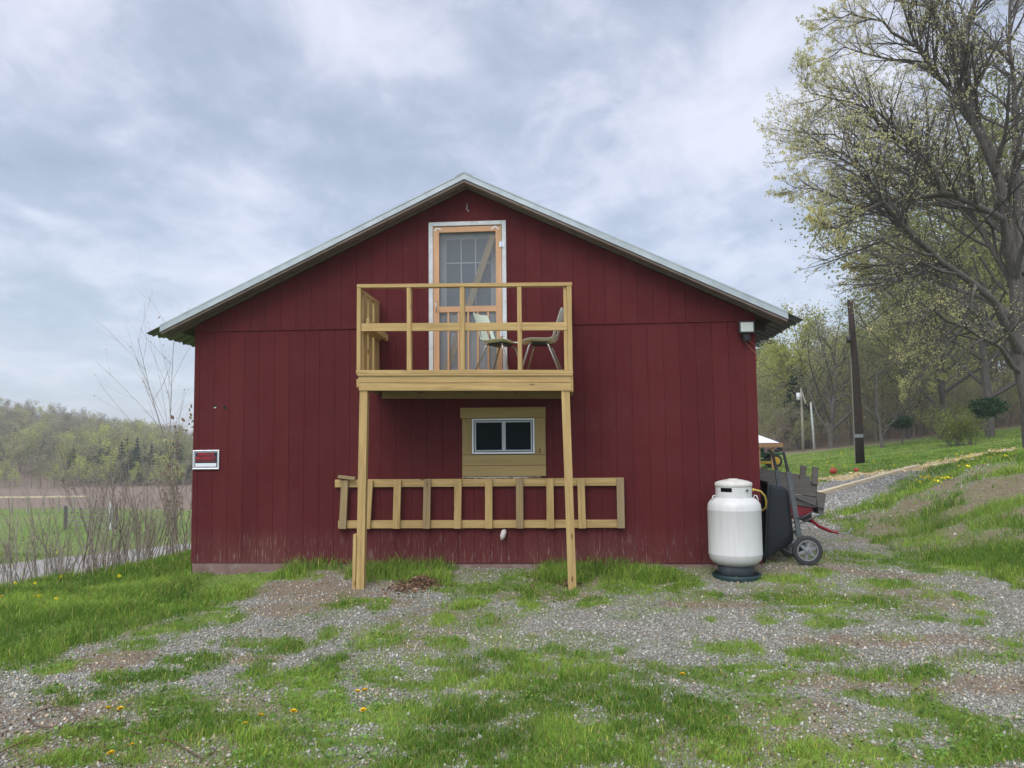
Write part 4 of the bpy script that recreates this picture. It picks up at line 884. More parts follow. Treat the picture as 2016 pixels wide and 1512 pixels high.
class Branches:
    def __init__(s, rs): s.rs = rs; s.pl = {}; s.tips = []
    def add(s, pts, rad, sides): s.pl.setdefault((len(pts), sides), []).append((pts, rad))
    def grow(s, p, d, Ln, r, lvl, cfg):
        c = cfg[lvl]; rs = s.rs; n = c['seg']; pts = [p]; dirs = [d]; q = p
        for i in range(n):
            d = d+rs.normal(size=3)*c['wan']+np.array((0, 0, c['trop'])); d = d/np.linalg.norm(d); q = q+d*(Ln/n); pts.append(q); dirs.append(d)
        rad = [r*(1-(1-c.get('tp', .3))*i/n) for i in range(n+1)]; s.add(pts, rad, c['sides'])
        s.children(pts, dirs, rad, Ln, lvl, cfg)
    def children(s, pts, dirs, rad, Ln, lvl, cfg, k=None):
        c = cfg[lvl]; rs = s.rs; n = len(pts)-1
        if lvl == len(cfg)-1 or c.get('tip'):
            for t in np.linspace(.3, 1, c.get('nt', 3)):
                i = min(int(t*n), n-1); s.tips.append(pts[i]+(pts[i+1]-pts[i])*(t*n-i))
            if lvl == len(cfg)-1: return
        kk = k or c['kids']; t0 = c.get('t0', .25)
        for j in range(kk):
            t = t0+(1-t0)*(j+rs.uniform(0, 1))/kk; x = t*n; i = min(int(x), n-1); p = pts[i]+(pts[i+1]-pts[i])*(x-i); d = dirs[i+1]
            a = rvec(rs, 1)[0]; a = a-d*(a@d); a /= np.linalg.norm(a)+1e-9; an = math.radians(rs.normal(c['ang'], 9)); nd = d*math.cos(an)+a*math.sin(an)
            if 'bias' in c: nd = nd+c['bias']; nd /= np.linalg.norm(nd)
            L2 = Ln*c['rat']*(1.15-.75*t if c.get('cone', 1) else 1.)*rs.uniform(.75, 1.2); r2 = min(rad[i]*.62, rad[0]*c.get('rr', .45))
            s.grow(p, nd, L2, r2, lvl+1, cfg)
    def mesh(s):
        return join([tubes_np(np.array([a for a, b in v]), np.array([b for a, b in v]), k[1]) for k, v in s.pl.items()])
def tintmix(n, rs, cols, rep=4):
    c = np.array(cols)[rs.integers(0, len(cols), n)]*rs.uniform(.75, 1.25, (n, 1)); return np.repeat(c, rep, 0)
CFG_FAR = [dict(seg=5, sides=5, wan=.06, trop=.0, kids=13, ang=48, rat=.52, t0=.22, tp=.15, rr=.34), dict(seg=4, sides=3, wan=.14, trop=.08, kids=6, ang=38, rat=.45, tp=.25),
           dict(seg=3, sides=3, wan=.16, trop=.04, kids=4, ang=36, rat=.5, tp=.3), dict(seg=2, sides=3, wan=.15, trop=.02, nt=3, tp=.4)]
def far_tree(seed, h, cfg, bark_r, leaf_n, leaf_s, spread=.35, thick=1.):
    rs = np.random.default_rng(seed); B = Branches(rs); B.grow(np.zeros(3), np.array((rs.normal()*.03, rs.normal()*.03, 1.)), h, bark_r, 0, cfg)
    V, Q = B.mesh(); T = np.array(B.tips); C_ = T[rs.integers(0, len(T), leaf_n)]+rs.normal(size=(leaf_n, 3))*spread; LV, LQ = leaves_np(C_, leaf_s, rs); return V, Q, LV, LQ
def conifer(seed, h, w_, n=900, s_=.5):
    rs = np.random.default_rng(seed); t = rs.uniform(.04, 1, n)**.85; t = (np.floor(t*14)+rs.uniform(0, .55, n))/14; an = rs.uniform(0, 6.28, n); rr = (1-t)*w_*np.sqrt(rs.uniform(.05, 1, n))*(1+.15*np.sin(an*3+t*20))
    C_ = np.stack([rr*np.cos(an), rr*np.sin(an), h*(.12+.88*t)-rr*.25], 1); V, Q = leaves_np(C_, s_*(.5+.6*(1-t)), rs, .6, .7)
    P = np.array([[[0, 0, 0], [0, 0, h*.5], [0, 0, h*.97]]], float); TV, TQ = tubes_np(P, np.array([[.16, .1, .02]])*h/8, 6); return TV, TQ, V, Q
CFG_LITE = [dict(seg=3, sides=3, wan=.05, trop=0, kids=9, ang=45, rat=.5, t0=.25, tp=.2, rr=.4), dict(seg=2, sides=3, wan=.12, trop=.05, kids=5, ang=38, rat=.5, tp=.3), dict(seg=2, sides=3, wan=.12, trop=.03, nt=3, tp=.4)]
# ------------------------------------------------------------------ woods read as one mass
def wood_mass(name, label, protos, spots, barkmat, seed):
    rs = np.random.default_rng(seed); Vt, Qt, Vl, Ql, Cl = [], [], [], [], []; o1 = o2 = 0
    for x, y, pi, sc, tint in spots:
        TV, TQ, LV, LQ = protos[pi]; an = rs.uniform(0, 6.28); c, s_ = math.cos(an), math.sin(an); Rm = np.array([[c, s_, 0], [-s_, c, 0], [0, 0, 1.]])*sc
        Rm[2, 2] *= rs.uniform(.9, 1.1); off = np.array((x, y, float(H(x, y))-.2))
        Vt.append(TV@Rm+off); Qt.append(TQ+o1); o1 += len(TV); Vl.append(LV@Rm+off); Ql.append(LQ+o2); o2 += len(LV)
        Cl.append(np.repeat(np.array(tint)[None]*rs.uniform(.8, 1.2, (len(LQ), 1)), 4, 0))
    r = thing(name, (spots[0][0], spots[0][1], float(H(spots[0][0], spots[0][1]))), label, 'woods'); r['kind'] = 'stuff'
    org = r.location
    a = from_arrays('trunk', np.concatenate(Vt), np.concatenate(Qt), barkmat, 4, parent=r, org=org); b = from_arrays('crown', np.concatenate(Vl), np.concatenate(Ql), M['leaf'], 4, colors={'tint': np.concatenate(Cl)}, parent=r, org=org)
    return r
BROWNS = [(.33, .29, .20), (.37, .31, .23), (.31, .29, .20)]; OLIVE = [(.45, .45, .22), (.42, .44, .20), (.50, .48, .24)]; YG = [(.60, .64, .18), (.54, .60, .17)]; DARK = [(.05, .085, .045), (.06, .10, .055)]
lite = [far_tree(100+i, 9.5, CFG_LITE, .10, 620, .34, .45) for i in range(5)]+[conifer(130+i, 11, 2.6, 420, .8) for i in range(2)]
rs = np.random.default_rng(5); spots = []
for i in range(760):
    d = 122+(rs.uniform()**1.0)*125; a = -d*rs.uniform(.36, .74); x, y = XY(a, d); q = rs.uniform(); k = vnoise(np.array(x*.03), np.array(y*.03), 77)
    if k > .62 and q < .6: pi, tint = 5+rs.integers(0, 2), DARK[rs.integers(0, 2)]
    elif q < .50: pi, tint = rs.integers(0, 5), BROWNS[rs.integers(0, 3)]
    elif q < .84: pi, tint = rs.integers(0, 5), OLIVE[rs.integers(0, 3)]
    elif q < .95: pi, tint = rs.integers(0, 5), YG[rs.integers(0, 2)]
    else: pi, tint = 5+rs.integers(0, 2), DARK[rs.integers(0, 2)]
    spots.append((float(x), float(y), int(pi), rs.uniform(.5, .85)*(.85 if pi > 4 else 1), tint))
for i in range(90):                       # low scrub at the foot of the wood
    d = rs.uniform(108, 122); a = -d*rs.uniform(.36, .74); x, y = XY(a, d); spots.append((float(x), float(y), int(rs.integers(0, 5)), rs.uniform(.22, .45), [OLIVE[0], YG[1], BROWNS[0]][rs.integers(0, 3)]))
wood_mass('hillside_wood', 'spring wood of brown, olive and dark trees covering the far hill left of the barn', lite, spots, M['bark_lt'], 1)
CFG_LOW = [dict(CFG_FAR[0], t0=.08, kids=16)]+CFG_FAR[1:]
med = [far_tree(200+i, 13, CFG_LOW, .13, 2000, .26, .4) for i in range(5)]+[conifer(230+i, 13, 2.8, 700, .8) for i in range(2)]
spots = []
for i in range(210):
    d = 56+rs.uniform()**1.2*60; k_ = rs.uniform(.28, .80); a = d*k_; x, y = XY(a, d); q = rs.uniform()
    if k_ < .40 and q < .25: pi, tint = 5+rs.integers(0, 2), DARK[rs.integers(0, 2)]
    elif q < .40: pi, tint = rs.integers(0, 5), BROWNS[rs.integers(0, 3)]
    else: pi, tint = rs.integers(0, 5), [OLIVE[0], OLIVE[1], OLIVE[2], YG[1]][rs.integers(0, 4)]
    spots.append((float(x), float(y), int(pi), rs.uniform(.62, .92)*(.62+.72*np.clip((k_-.42)/.25, 0, 1)), tint))
for i in range(150):
    k_ = rs.uniform(.28, .80); d = rs.uniform(50, 64); a = d*k_; x, y = XY(a, d); spots.append((float(x), float(y), int(rs.integers(0, 5)), rs.uniform(.12, .30), [BROWNS[0], OLIVE[0], OLIVE[1], BROWNS[1]][rs.integers(0, 4)]))
wood_mass('roadside_wood', 'hazy budding olive and brown wood behind the lawn on the right', med, spots, M['bark_lt'], 2)
# ------------------------------------------------------------------ single trees
def tree_obj(name, label, cat, mesh, base, sc, tints, bark, seed, group=None, rot=None, leaf_rep=4):
    TV, TQ, LV, LQ = mesh; rs = np.random.default_rng(seed); an = rs.uniform(0, 6.28) if rot is None else rot; c, s_ = math.cos(an), math.sin(an); Rm = np.array([[c, s_, 0], [-s_, c, 0], [0, 0, 1.]])*sc
    r = thing(name, tuple(base), label, cat, group); col_ = tintmix(len(LQ), rs, tints)
    from_arrays('trunk', TV@Rm, TQ, bark, 4, parent=r); from_arrays('crown', LV@Rm, LQ, M['leaf'], 4, colors={'tint': col_}, parent=r); return r
def gp(a, d): x, y = XY(a, d); return np.array((x, y, float(H(x, y))-.08))
def pxd(px, d): return gp((px-1008)/F*d, d)
CFG_MID = [dict(seg=6, sides=8, wan=.05, trop=.0, kids=15, ang=42, rat=.62, t0=.12, tp=.12, rr=.45), dict(seg=5, sides=4, wan=.10, trop=.07, kids=8, ang=34, rat=.42, tp=.2),
           dict(seg=4, sides=3, wan=.13, trop=.04, kids=6, ang=34, rat=.45, tp=.3), dict(seg=3, sides=3, wan=.15, trop=.02, nt=3, tp=.4)]
CFG_WIDE = [dict(seg=6, sides=8, wan=.05, trop=.0, kids=17, ang=50, rat=.74, t0=.10, tp=.10, rr=.5)]+CFG_MID[1:]
tree_obj('budding_tree', 'round pale budding tree with dark forked trunk behind the utility pole', 'tree', far_tree(301, 10.5, CFG_WIDE, .26, 6500, .15, .3), pxd(1632, 50), .74, [(.46, .47, .27), (.38, .39, .20)], M['bark'], 1)
tree_obj('budding_tree', 'yellow-green leafy tree beyond the transformer pole', 'tree', far_tree(302, 9, CFG_MID, .2, 7000, .20, .4), pxd(1585, 58), .95, [(.52, .52, .14), (.42, .44, .12)], M['bark'], 2)
tree_obj('bare_tree', 'tall thin bare tree just right of the utility pole', 'tree', far_tree(303, 10, CFG_MID, .14, 500, .12, .2), pxd(1722, 52), .60, [(.42, .42, .26)], M['bark_lt'], 3)
tree_obj('bare_tree', 'low wide crooked tree at the lawn edge right of the utility pole', 'tree', far_tree(304, 5, [dict(seg=4, sides=6, wan=.12, trop=0, kids=12, ang=58, rat=.8, t0=.05, tp=.2, rr=.55)]+CFG_MID[1:], .13, 2200, .14, .25), pxd(1733, 43), .9, [(.27, .25, .13), (.30, .26, .14)], M['bark'], 4)
for i, (px, d, h, lb) in enumerate(((1517, 74, 11.0, 'tallest dark pine just right of the barn eave'), (1499, 78, 9.3, 'lower dark pine beside the barn wall edge'))):
    tree_obj('pine_tree', lb, 'pine tree', conifer(310+i, h, 2.7, 1500, .7), pxd(px, d), 1, DARK, M['bark'], 5+i)
# small clipped evergreens
def blob_crown(seed, c, r, n, s_, flat=.75):
    rs = np.random.default_rng(seed); v = rvec(rs, n)*(rs.uniform(.35, 1, (n, 1))**.5)*np.array(r)*(1+.25*rs.normal(size=(n, 1))*.5); return leaves_np(np.array(c)+v, s_, rs, .3)
def small_ever(px, d, h, r, lb, seed):
    LV, LQ = blob_crown(seed, (0, 0, h-r*.6), (r, r, r*.62), 1100, .20); TV, TQ = tubes_np(np.array([[[0, 0, 0], [.03, 0, h*.5], [0, 0, h]]], float), np.array([[.05, .045, .03]]), 6)
    tree_obj('small_evergreen', lb, 'tree', (TV, TQ, LV, LQ), pxd(px, d), 1, [(.05, .12, .045), (.08, .15, .06)], M['bark'], seed)
small_ever(1773, 44, 1.7, .58, 'small round dark evergreen on a thin stem at the lawn edge', 21)
small_ever(1944, 40, 2.2, .85, 'flat-topped dark evergreen in front of the woods near the right edge', 22)
# yellow-green shrub
rs = np.random.default_rng(31); B = Branches(rs)
for i in range(26):
    an = rs.uniform(0, 6.28); el = rs.uniform(.5, 1.5); B.grow(rs.normal(size=3)*np.array((.3, .3, 0)), np.array((math.cos(an)*math.cos(el), math.sin(an)*math.cos(el), math.sin(el))), rs.uniform(1.0, 2.4), .02, 1, CFG_MID)
V_, Q_ = B.mesh(); T_ = np.array(B.tips); LV, LQ = leaves_np(T_[rs.integers(0, len(T_), 4200)]+rs.normal(size=(4200, 3))*.14, .085, rs)
tree_obj('leafy_shrub', 'wide yellow-green leafy shrub on the lawn left of the big tree', 'shrub', (V_, Q_, LV, LQ), pxd(1884, 36), .95, [(.24, .30, .07), (.30, .34, .09)], M['bark'], 23)
# trees between big maple and woods
for i, (px, d, sc, tn, lb) in enumerate(((1850, 46, .98, [(.33, .34, .11), (.38, .38, .12)], 'olive budding tree behind the yellow-green shrub'), (1945, 42, 1.25, [(.33, .34, .13), (.28, .28, .11)], 'tall olive tree close behind the flat dark evergreen'),
        (2040, 36, 1.2, [(.34, .36, .13), (.28, .30, .11)], 'dense green-olive tree at the right frame edge behind the big maple'), (1785, 54, .72, [(.30, .30, .12), (.27, .26, .12)], 'brownish budding tree behind the small round evergreen'))):
    tree_obj('budding_tree', lb, 'tree', far_tree(330+i, 12, CFG_WIDE, .20, 12000, .17, .45), pxd(px, d), sc, tn, M['bark'], 40+i)
# ------------------------------------------------------------------ the big maple
rs = np.random.default_rng(77); DT = 20.0
CFG_BIG = [dict(seg=6, sides=8, wan=.04, trop=.02, kids=17, ang=38, rat=.42, t0=.15, cone=1, rr=.40, tp=.1), dict(seg=5, sides=5, wan=.09, trop=.035, kids=9, ang=34, rat=.50, t0=.15, tp=.2, rr=.40),
           dict(seg=4, sides=3, wan=.12, trop=.03, kids=6, ang=34, rat=.50, t0=.15, tp=.3, rr=.36), dict(seg=3, sides=3, wan=.14, trop=.02, nt=3, tp=.4, kids=4, ang=38, rat=.5, rr=.6, tip=1), dict(seg=2, sides=3, wan=.15, trop=0, nt=2, tp=.5)]
def limb(B, pts, r0, r1, kids, lvl=0, wob=.05):
    P = [PD(px, py, DT+dd) for px, py, dd in pts]; Pn = []
    for i in range(len(P)-1):
        for t in (0, .5):
            Pn.append(P[i]*(1-t)+P[i+1]*t+(rs.normal(size=3)*wob if t or i else 0))
    Pn.append(P[-1]); n = len(Pn)-1; rad = [r0+(r1-r0)*(i/n)**.8 for i in range(n+1)]; B.add(Pn, rad, 10)
    dirs = [Pn[0]*0]+[(Pn[i+1]-Pn[i])/np.linalg.norm(Pn[i+1]-Pn[i]) for i in range(n)]; Ln = sum(np.linalg.norm(Pn[i+1]-Pn[i]) for i in range(n))
    c = [dict(CFG_BIG[0])]+CFG_BIG[1:]; c[0]['t0'] = .22; B.children(Pn, dirs, rad, min(Ln, 6.5), 0, c, kids)
base_t = PD(2030, 862, DT); base_t[2] = float(H(base_t[0], base_t[1])) 
B = Branches(rs)
tr_y = 862+(base_t[2]-PD(2030, 862, DT)[2])*-F/DT
limb(B, [(2032, tr_y+6, 0), (2012, 700, 0), (2003, 555, .1), (1976, 357, .3), (1920, 222, .4), (1901, 139, .5), (1893, 80, .6), (1927, 4, .7), (1950, -120, .9)], .21, .035, 26)
limb(B, [(1960, 340, .3), (1897, 190, 0), (1837, 139, -.4), (1801, 80, -.8), (1770, -20, -1.2)], .10, .016, 26)
limb(B, [(2004, 560, .1), (1968, 428, -.4), (1857, 369, -1.0), (1809, 300, -1.4), (1738, 254, -1.9), (1680, 180, -2.4)], .115, .014, 32)
limb(B, [(2006, 610, .1), (1988, 545, .5), (1912, 424, 1.0), (1829, 345, 1.5), (1760, 280, 1.9), (1700, 240, 2.2)], .105, .014, 28)
limb(B, [(2012, 700, 0), (1956, 587, -.6), (1857, 512, -1.3), (1790, 456, -1.8), (1738, 397, -2.2), (1698, 337, -2.6), (1631, 294, -3.0)], .12, .014, 34)
limb(B, [(2010, 540, .1), (1998, 317, .8), (2002, 159, 1.2), (1985, 20, 1.6), (1980, -150, 1.8)], .12, .02, 24)
limb(B, [(2012, 640, .1), (1932, 580, .9), (1850, 560, 1.6), (1770, 530, 2.2), (1700, 540, 2.6)], .08, .012, 26)
limb(B, [(2020, 740, .1), (1968, 690, -.5), (1900, 640, -1.0), (1840, 610, -1.6), (1790, 640, -2.0)], .08, .012, 20)
limb(B, [(1890, 410, .9), (1800, 400, .4), (1700, 330, .0), (1620, 290, -.4), (1575, 250, -.7)], .05, .010, 26)
limb(B, [(1905, 150, .5), (1840, 40, 1.0), (1780, -60, 1.4), (1740, -140, 1.7)], .10, .015, 16)
limb(B, [(1900, 640, 1.2), (1830, 720, 1.3), (1790, 760, 1.2)], .05, .012, 10)
for P_ in ([(1809, 300, -1.4), (1720, 225, -1.7), (1640, 190, -2.0), (1575, 160, -2.2)], [(1857, 369, -1.), (1750, 330, -1.), (1640, 260, -1.1), (1545, 255, -1.2)], [(1790, 456, -1.8), (1700, 410, -1.7), (1620, 375, -1.7), (1560, 370, -1.8)],
           [(1801, 90, -.8), (1730, 40, -1.0), (1670, 20, -1.2), (1610, 60, -1.3)], [(1837, 139, -.4), (1740, 110, .2), (1660, 100, .6), (1600, 125, .9)], [(1829, 345, 1.5), (1740, 370, 1.9), (1660, 400, 2.2), (1600, 400, 2.4)],
           [(1738, 397, -2.2), (1680, 430, -2.4), (1640, 450, -2.5), (1610, 430, -2.6)], [(1893, 80, .6), (1840, -20, .2), (1760, -90, -.2)], [(1976, 357, .3), (1930, 250, 1.6), (1860, 180, 2.4), (1780, 160, 3.0)], [(1780, 530, 2.2), (1720, 500, 2.4), (1680, 520, 2.6)]):
    limb(B, P_, .042, .008, 15)
limb(B, [(2020, 720, .2), (2090, 520, .5), (2150, 330, .8), (2180, 120, 1.0)], .2, .03, 16)
limb(B, [(2004, 500, .3), (2060, 300, 2.2), (2070, 60, 3.0), (2060, -120, 3.4)], .16, .03, 14)
V_, Q_ = B.mesh(); T_ = np.array(B.tips); nT = len(T_)
print('maple tips', nT, 'quads', len(Q_))
nl = 54000; idx = rs.integers(0, nT, nl); C_ = T_[idx]+rs.normal(size=(nl, 3))*.022; xs2 = (C_-CAM)@rv/((C_-CAM)@fv)*F+1008
LV, LQ = leaves_np(C_, .055, rs, 0, .55)
r = thing('maple_tree', tuple(base_t), 'huge budding maple with dark spreading limbs filling the right edge and upper sky', 'tree')
from_arrays('trunk', V_, Q_, M['bark'], 4, parent=r, org=base_t)
from_arrays('crown', LV, LQ, M['leaf'], 4, colors={'tint': tintmix(nl, rs, [(.72, .70, .33), (.66, .63, .28), (.80, .77, .40), (.64, .55, .28)])}, parent=r, org=base_t)
# ------------------------------------------------------------------ saplings on the left slope
def sap(seed, n, h, lean, kids=7, ls=.24):
    rs = np.random.default_rng(seed); B = Branches(rs)
    cfg = [dict(seg=5, sides=5, wan=.07, trop=.03, kids=kids, ang=24, rat=.42, t0=.35, tp=.3, rr=.5), dict(seg=3, sides=3, wan=.10, trop=.08, kids=3, ang=26, rat=.5, tp=.35), dict(seg=2, sides=3, wan=.1, trop=.05, nt=2, tp=.5)]
    for i in range(n):
        d = np.array((np.clip(rs.normal(lean, ls), -.35, .55), rs.normal()*.18, 1.)); d /= np.linalg.norm(d); B.grow(np.array((rs.normal()*.16, rs.normal()*.16, -.1)), d, h*rs.uniform(.55, 1.1), .0125, 0, cfg)
    V, Q = B.mesh(); T = np.array(B.tips); return V, Q, T
protos = []
for i, (n, h, ln) in enumerate(((4, 1.9, .3), (3, 2.2, .15), (5, 1.7, .35), (3, 2.4, .05), (4, 2.0, -.1))):
    V, Q, T = sap(500+i, n, h, ln); rs2 = np.random.default_rng(i)
    r = thing('bare_sapling', (0, 0, 0), 'leafless reddish-brown sapling clump on the slope above the gravel road', 'sapling', 'bare saplings along the slope left of the barn')
    from_arrays('stems', V, Q, M['bark_red'], 4, parent=r); k_ = 40; LV, LQ = leaves_np(T[rs2.integers(0, len(T), k_)], .035, rs2)
    from_arrays('buds_leaves', LV, LQ, M['leaf'], 4, colors={'tint': tintmix(k_, rs2, [(.2, .17, .1), (.25, .24, .1)])}, parent=r); protos.append(r)  # small buds at the twig ends of the bare stems
rs = np.random.default_rng(9); spot = []
for i in range(72):
    px = rs.uniform(-30, 372); d = rs.uniform(9.6, 13.8)+(px/372)*2.2; a = (px-1008)/F*d; t = (-6.3+(d-9.8)*.42)-a
    spot.append((a if t > -.1 else -6.3+(d-9.8)*.42-rs.uniform(0, .5), d))
for i, (a, d) in enumerate(spot):
    x, y = XY(a, d)
    if abs(x) < 3.9 and y > -.2: x = -3.9-rs.uniform(.1, .8)
    z = float(H(x, y)); o = protos[i] if i < 5 else copy_tree(protos[i % 5]); o.location = (x, y, z); o.rotation_euler = (0, 0, rs.uniform(-.5, .5)+(math.pi if rs.uniform() < .15 else 0)); sc = rs.uniform(.45, .72)+np.clip(x+6.6, 0, 3)*.10; o.scale = (sc, sc, sc)
for i, (px, d, h, n, lb) in enumerate(((382, 15.5, 5.3, 2, 'tallest bare sapling against the sky at the left barn corner'), (350, 14.5, 2.9, 2, 'mid-height bare sapling with a few pale leaves left of the barn corner'))):
    V, Q, T = sap(520+i, n+2, h, .0, 12, .07); b = pxd(px, d); rs2 = np.random.default_rng(i); r = thing('bare_sapling', tuple(b), lb, 'sapling')
    from_arrays('stems', V*np.array((1., 1, 1)), Q, M['bark_red'], 4, parent=r); k_ = 60+i*160; LV, LQ = leaves_np(T[rs2.integers(0, len(T), k_)], .05+.04*i, rs2); from_arrays('buds_leaves', LV, LQ, M['leaf'], 4, colors={'tint': tintmix(k_, rs2, [(.42, .40, .22), (.34, .22, .16)])}, parent=r)  # twig-end buds, with pale leaves on the shorter sapling
# ------------------------------------------------------------------ field fence and gate
ff = thing('field_fence', tuple(gp(-30, 50)), 'pale rail fence crossing the field far left', 'fence'); prev = None
for i, px in enumerate(range(-30, 181, 30)):
    b = pxd(px, 50); k = MB(); k.tube([b, b+[0, 0, 1.15]], .055, 6); k.build('post', M['pole_grey'], ff)
    if prev is not None:
        k = MB(); k.beam(prev+[0, 0, 1.12], b+[0, 0, 1.12], .04, .10); k.build('rail', M['beam_wood'], ff)
    prev = b
fg = thing('field_gate', tuple(pxd(200, 36)), 'grey tubular gate with a white end post in the field', 'gate'); a1, b1 = pxd(138, 37), pxd(216, 36)
k = MB()
for z in (.25, .45, .65, .85, 1.05): k.tube([a1+[0, 0, z], b1+[0, 0, z]], .02, 6)
k.tube([a1+[0, 0, .2], a1+[0, 0, 1.08]], .025, 6); k.tube([b1+[0, 0, .2], b1+[0, 0, 1.08]], .025, 6); k.build('gate_frame', M['rim_grey'], fg)
for px, m_, hh, rr_ in ((224, 'white_trim', 1.35, .10), (134, 'grey_wood', 1.2, .07), (233, 'grey_wood', 1.25, .07)):
    b = pxd(px, 36); k = MB(); k.tube([b, b+[0, 0, hh]], rr_, 8); k.build('post', M[m_], fg)
# ================================================================== GRASS
def scatter(n, alo, ahi, dlo, dhi, rs):
    """points dense near the viewer's side of the yard: uniform in width fraction, d ~ 1/d"""
    u = rs.uniform(0, 1, n); d = dlo*(dhi/dlo)**u; a = rs.uniform(alo, ahi, n)*d; return a, d
def grass(n, alo, ahi, dlo, dhi, wd, hmul, rs, only=None, pal=None, minm=.5):
    a, d = scatter(n, alo, ahi, dlo, dhi, rs); x, y = XY(a, d); g, di, st, ln, rd, lf = masks(x, y)
    keep = (rs.uniform(0, 1, n) < g**1.3*(1-rd))*~((x > -3.68)*(x < 3.68)*(y > -.008))
    if only is not None: keep &= only(x, y, a, d)
    x, y, d, ln, lf, g = x[keep], y[keep], d[keep], ln[keep], lf[keep], g[keep]; n = len(x)
    z = H(x, y); big = fbm(x*1.7, y*1.7, 71, 3); h = ln*hmul*(.15+1.5*big)*rs.uniform(.5, 1.4, n)*(.5+.5*g); w_ = wd*rs.uniform(.6, 1.5, n)*(1+.5*(rs.uniform(0, 1, n) < .06))
    an = rs.uniform(0, 6.28, n); wx, wy = np.cos(an), np.sin(an); la = rs.uniform(0, 6.28, n); le = rs.uniform(.1, .9, n)**1.2*h; lx, ly = np.cos(la)*le, np.sin(la)*le
    b = np.stack([x, y, z-.01], 1); W = np.stack([wx, wy, wx*0], 1)*w_[:, None]/2; Lh = np.stack([lx, ly, lx*0], 1); hz_ = np.stack([x*0, x*0, h], 1)
    m = b+Lh*.3+hz_*.55; t = b+Lh+hz_*rs.uniform(.7, 1., (n, 1))
    V = np.stack([b-W, b+W, m-W*.8, m+W*.8, t], 1).reshape(-1, 3); i = np.arange(n)[:, None]*5
    T = np.concatenate([i+[0, 1, 3], i+[0, 3, 2], i+[2, 3, 4]], 0)
    c0, c1, c2 = np.array((.115, .225, .028)), np.array((.29, .44, .065)), np.array((.47, .49, .11))
    v = np.clip((fbm(x*1.6, y*1.6, 81, 4)-.5)*3.2+.45+rs.normal(size=n)*.2, 0, 1)[:, None]; c = c0*(1-v)+c1*v
    yl = (rs.uniform(0, 1, n) < .10)[:, None]; c = np.where(yl, c2, c); dry = (rs.uniform(0, 1, n) < .05+.16*(1-lf)*(g < .6))[:, None]; c = np.where(dry, np.array((.30, .23, .12)), c)*rs.uniform(.8, 1.2, (n, 1))
    return V, T, np.repeat(c, 5, 0)
rs = np.random.default_rng(3); gs_ = []
for args in ((340000, -.74, .72, 3.6, 9.5, .0042, 1.0), (260000, -.74, .74, 8.0, 14, .0055, 1.1), (120000, -.76, .8, 13.5, 26, .012, 1.0), (70000, .2, .8, 24, 46, .03, 1.0)): gs_.append(grass(*args, rs))
o_ = 0; Vg, Tg, Cg = [], [], []
for V, T, C_ in gs_: Vg.append(V); Tg.append(T+o_); Cg.append(C_); o_ += len(V)
print('blades', o_//5)
o = from_arrays('grass', np.concatenate(Vg), np.concatenate(Tg), M['blade'], 3, colors={'tint': np.concatenate(Cg)}); tag(o, 'green spring grass growing in the gravel yard, banks and lawn', 'grass', kind='stuff')
# broad weeds (clover, dandelion leaves) in the turf
n = 26000; a, d = scatter(n, -.72, .72, 3.7, 12, rs); x, y = XY(a, d); g, di, st, ln, rd, lf = masks(x, y); cl = fbm(x*2.2, y*2.2, 91, 3); keep = (rs.uniform(0, 1, n) < g*ss((cl-.48)/.1))*~((np.abs(x) < 3.7)*(y > -.02)); x, y, n = x[keep], y[keep], int(keep.sum())
C_ = np.stack([x, y, H(x, y)+rs.uniform(.01, .05, n)], 1); V, Q = leaves_np(C_, .030, rs, .8, .6); o = from_arrays('ground_weeds', V, Q, M['blade'], 4, colors={'tint': tintmix(n, rs, [(.15, .28, .05), (.21, .35, .08), (.10, .20, .04)])}); tag(o, 'low broad-leaved weeds mixed through the grass in the yard', 'weeds', kind='stuff')
# gravel stones
n = 170000; a, d = scatter(n, -.74, .74, 3.6, 16, rs); x, y = XY(a, d); g, di, st, ln, rd, lf = masks(x, y); keep = (rs.uniform(0, 1, n) < (1-g)*(1-.65*di)*(1-st))*~((np.abs(x) < 3.7)*(y > -.02)); x, y, di, d = x[keep], y[keep], di[keep], d[keep]; n = len(x); print('stones', n)
oc = np.array([(1, 0, 0), (0, 1, 0), (-1, 0, 0), (0, -1, 0), (0, 0, 1), (0, 0, -1.)]); of = np.array([(0, 1, 4), (1, 2, 4), (2, 3, 4), (3, 0, 4), (1, 0, 5), (2, 1, 5), (3, 2, 5), (0, 3, 5)])
s_ = rs.gamma(5, .0013, n)*(1+.03*d)+.002; A = rvec(rs, n); Bv = np.cross(A, rvec(rs, n)); Bv /= np.linalg.norm(Bv, axis=1, keepdims=True); Cv = np.cross(A, Bv); ax3 = np.stack([A, Bv*.75, Cv*.6], 1)
P = np.einsum('kj,njm->nkm', oc, ax3)*s_[:, None, None]*rs.uniform(.75, 1.25, (n, 6, 1)); P += np.stack([x, y, H(x, y)+s_*.3], 1)[:, None]
tn = rs.choice(np.array([.17, .24, .30, .36, .42, .54]), n, p=[.2, .25, .24, .18, .10, .03]); tint = np.stack([tn*1.2, tn*1.17, tn*1.03], 1); brn = rs.uniform(0, 1, n) < .10+.3*di; tint[brn] = tint[brn]*np.array((1.15, .93, .72))
o = from_arrays('gravel', P.reshape(-1, 3), (np.arange(n)[:, None, None]*6+of[None]).reshape(-1, 3), M['pebble'], 3, colors={'tint': np.repeat(tint, 6, 0)}); tag(o, 'loose grey crushed stone spread over the yard', 'gravel', kind='stuff')
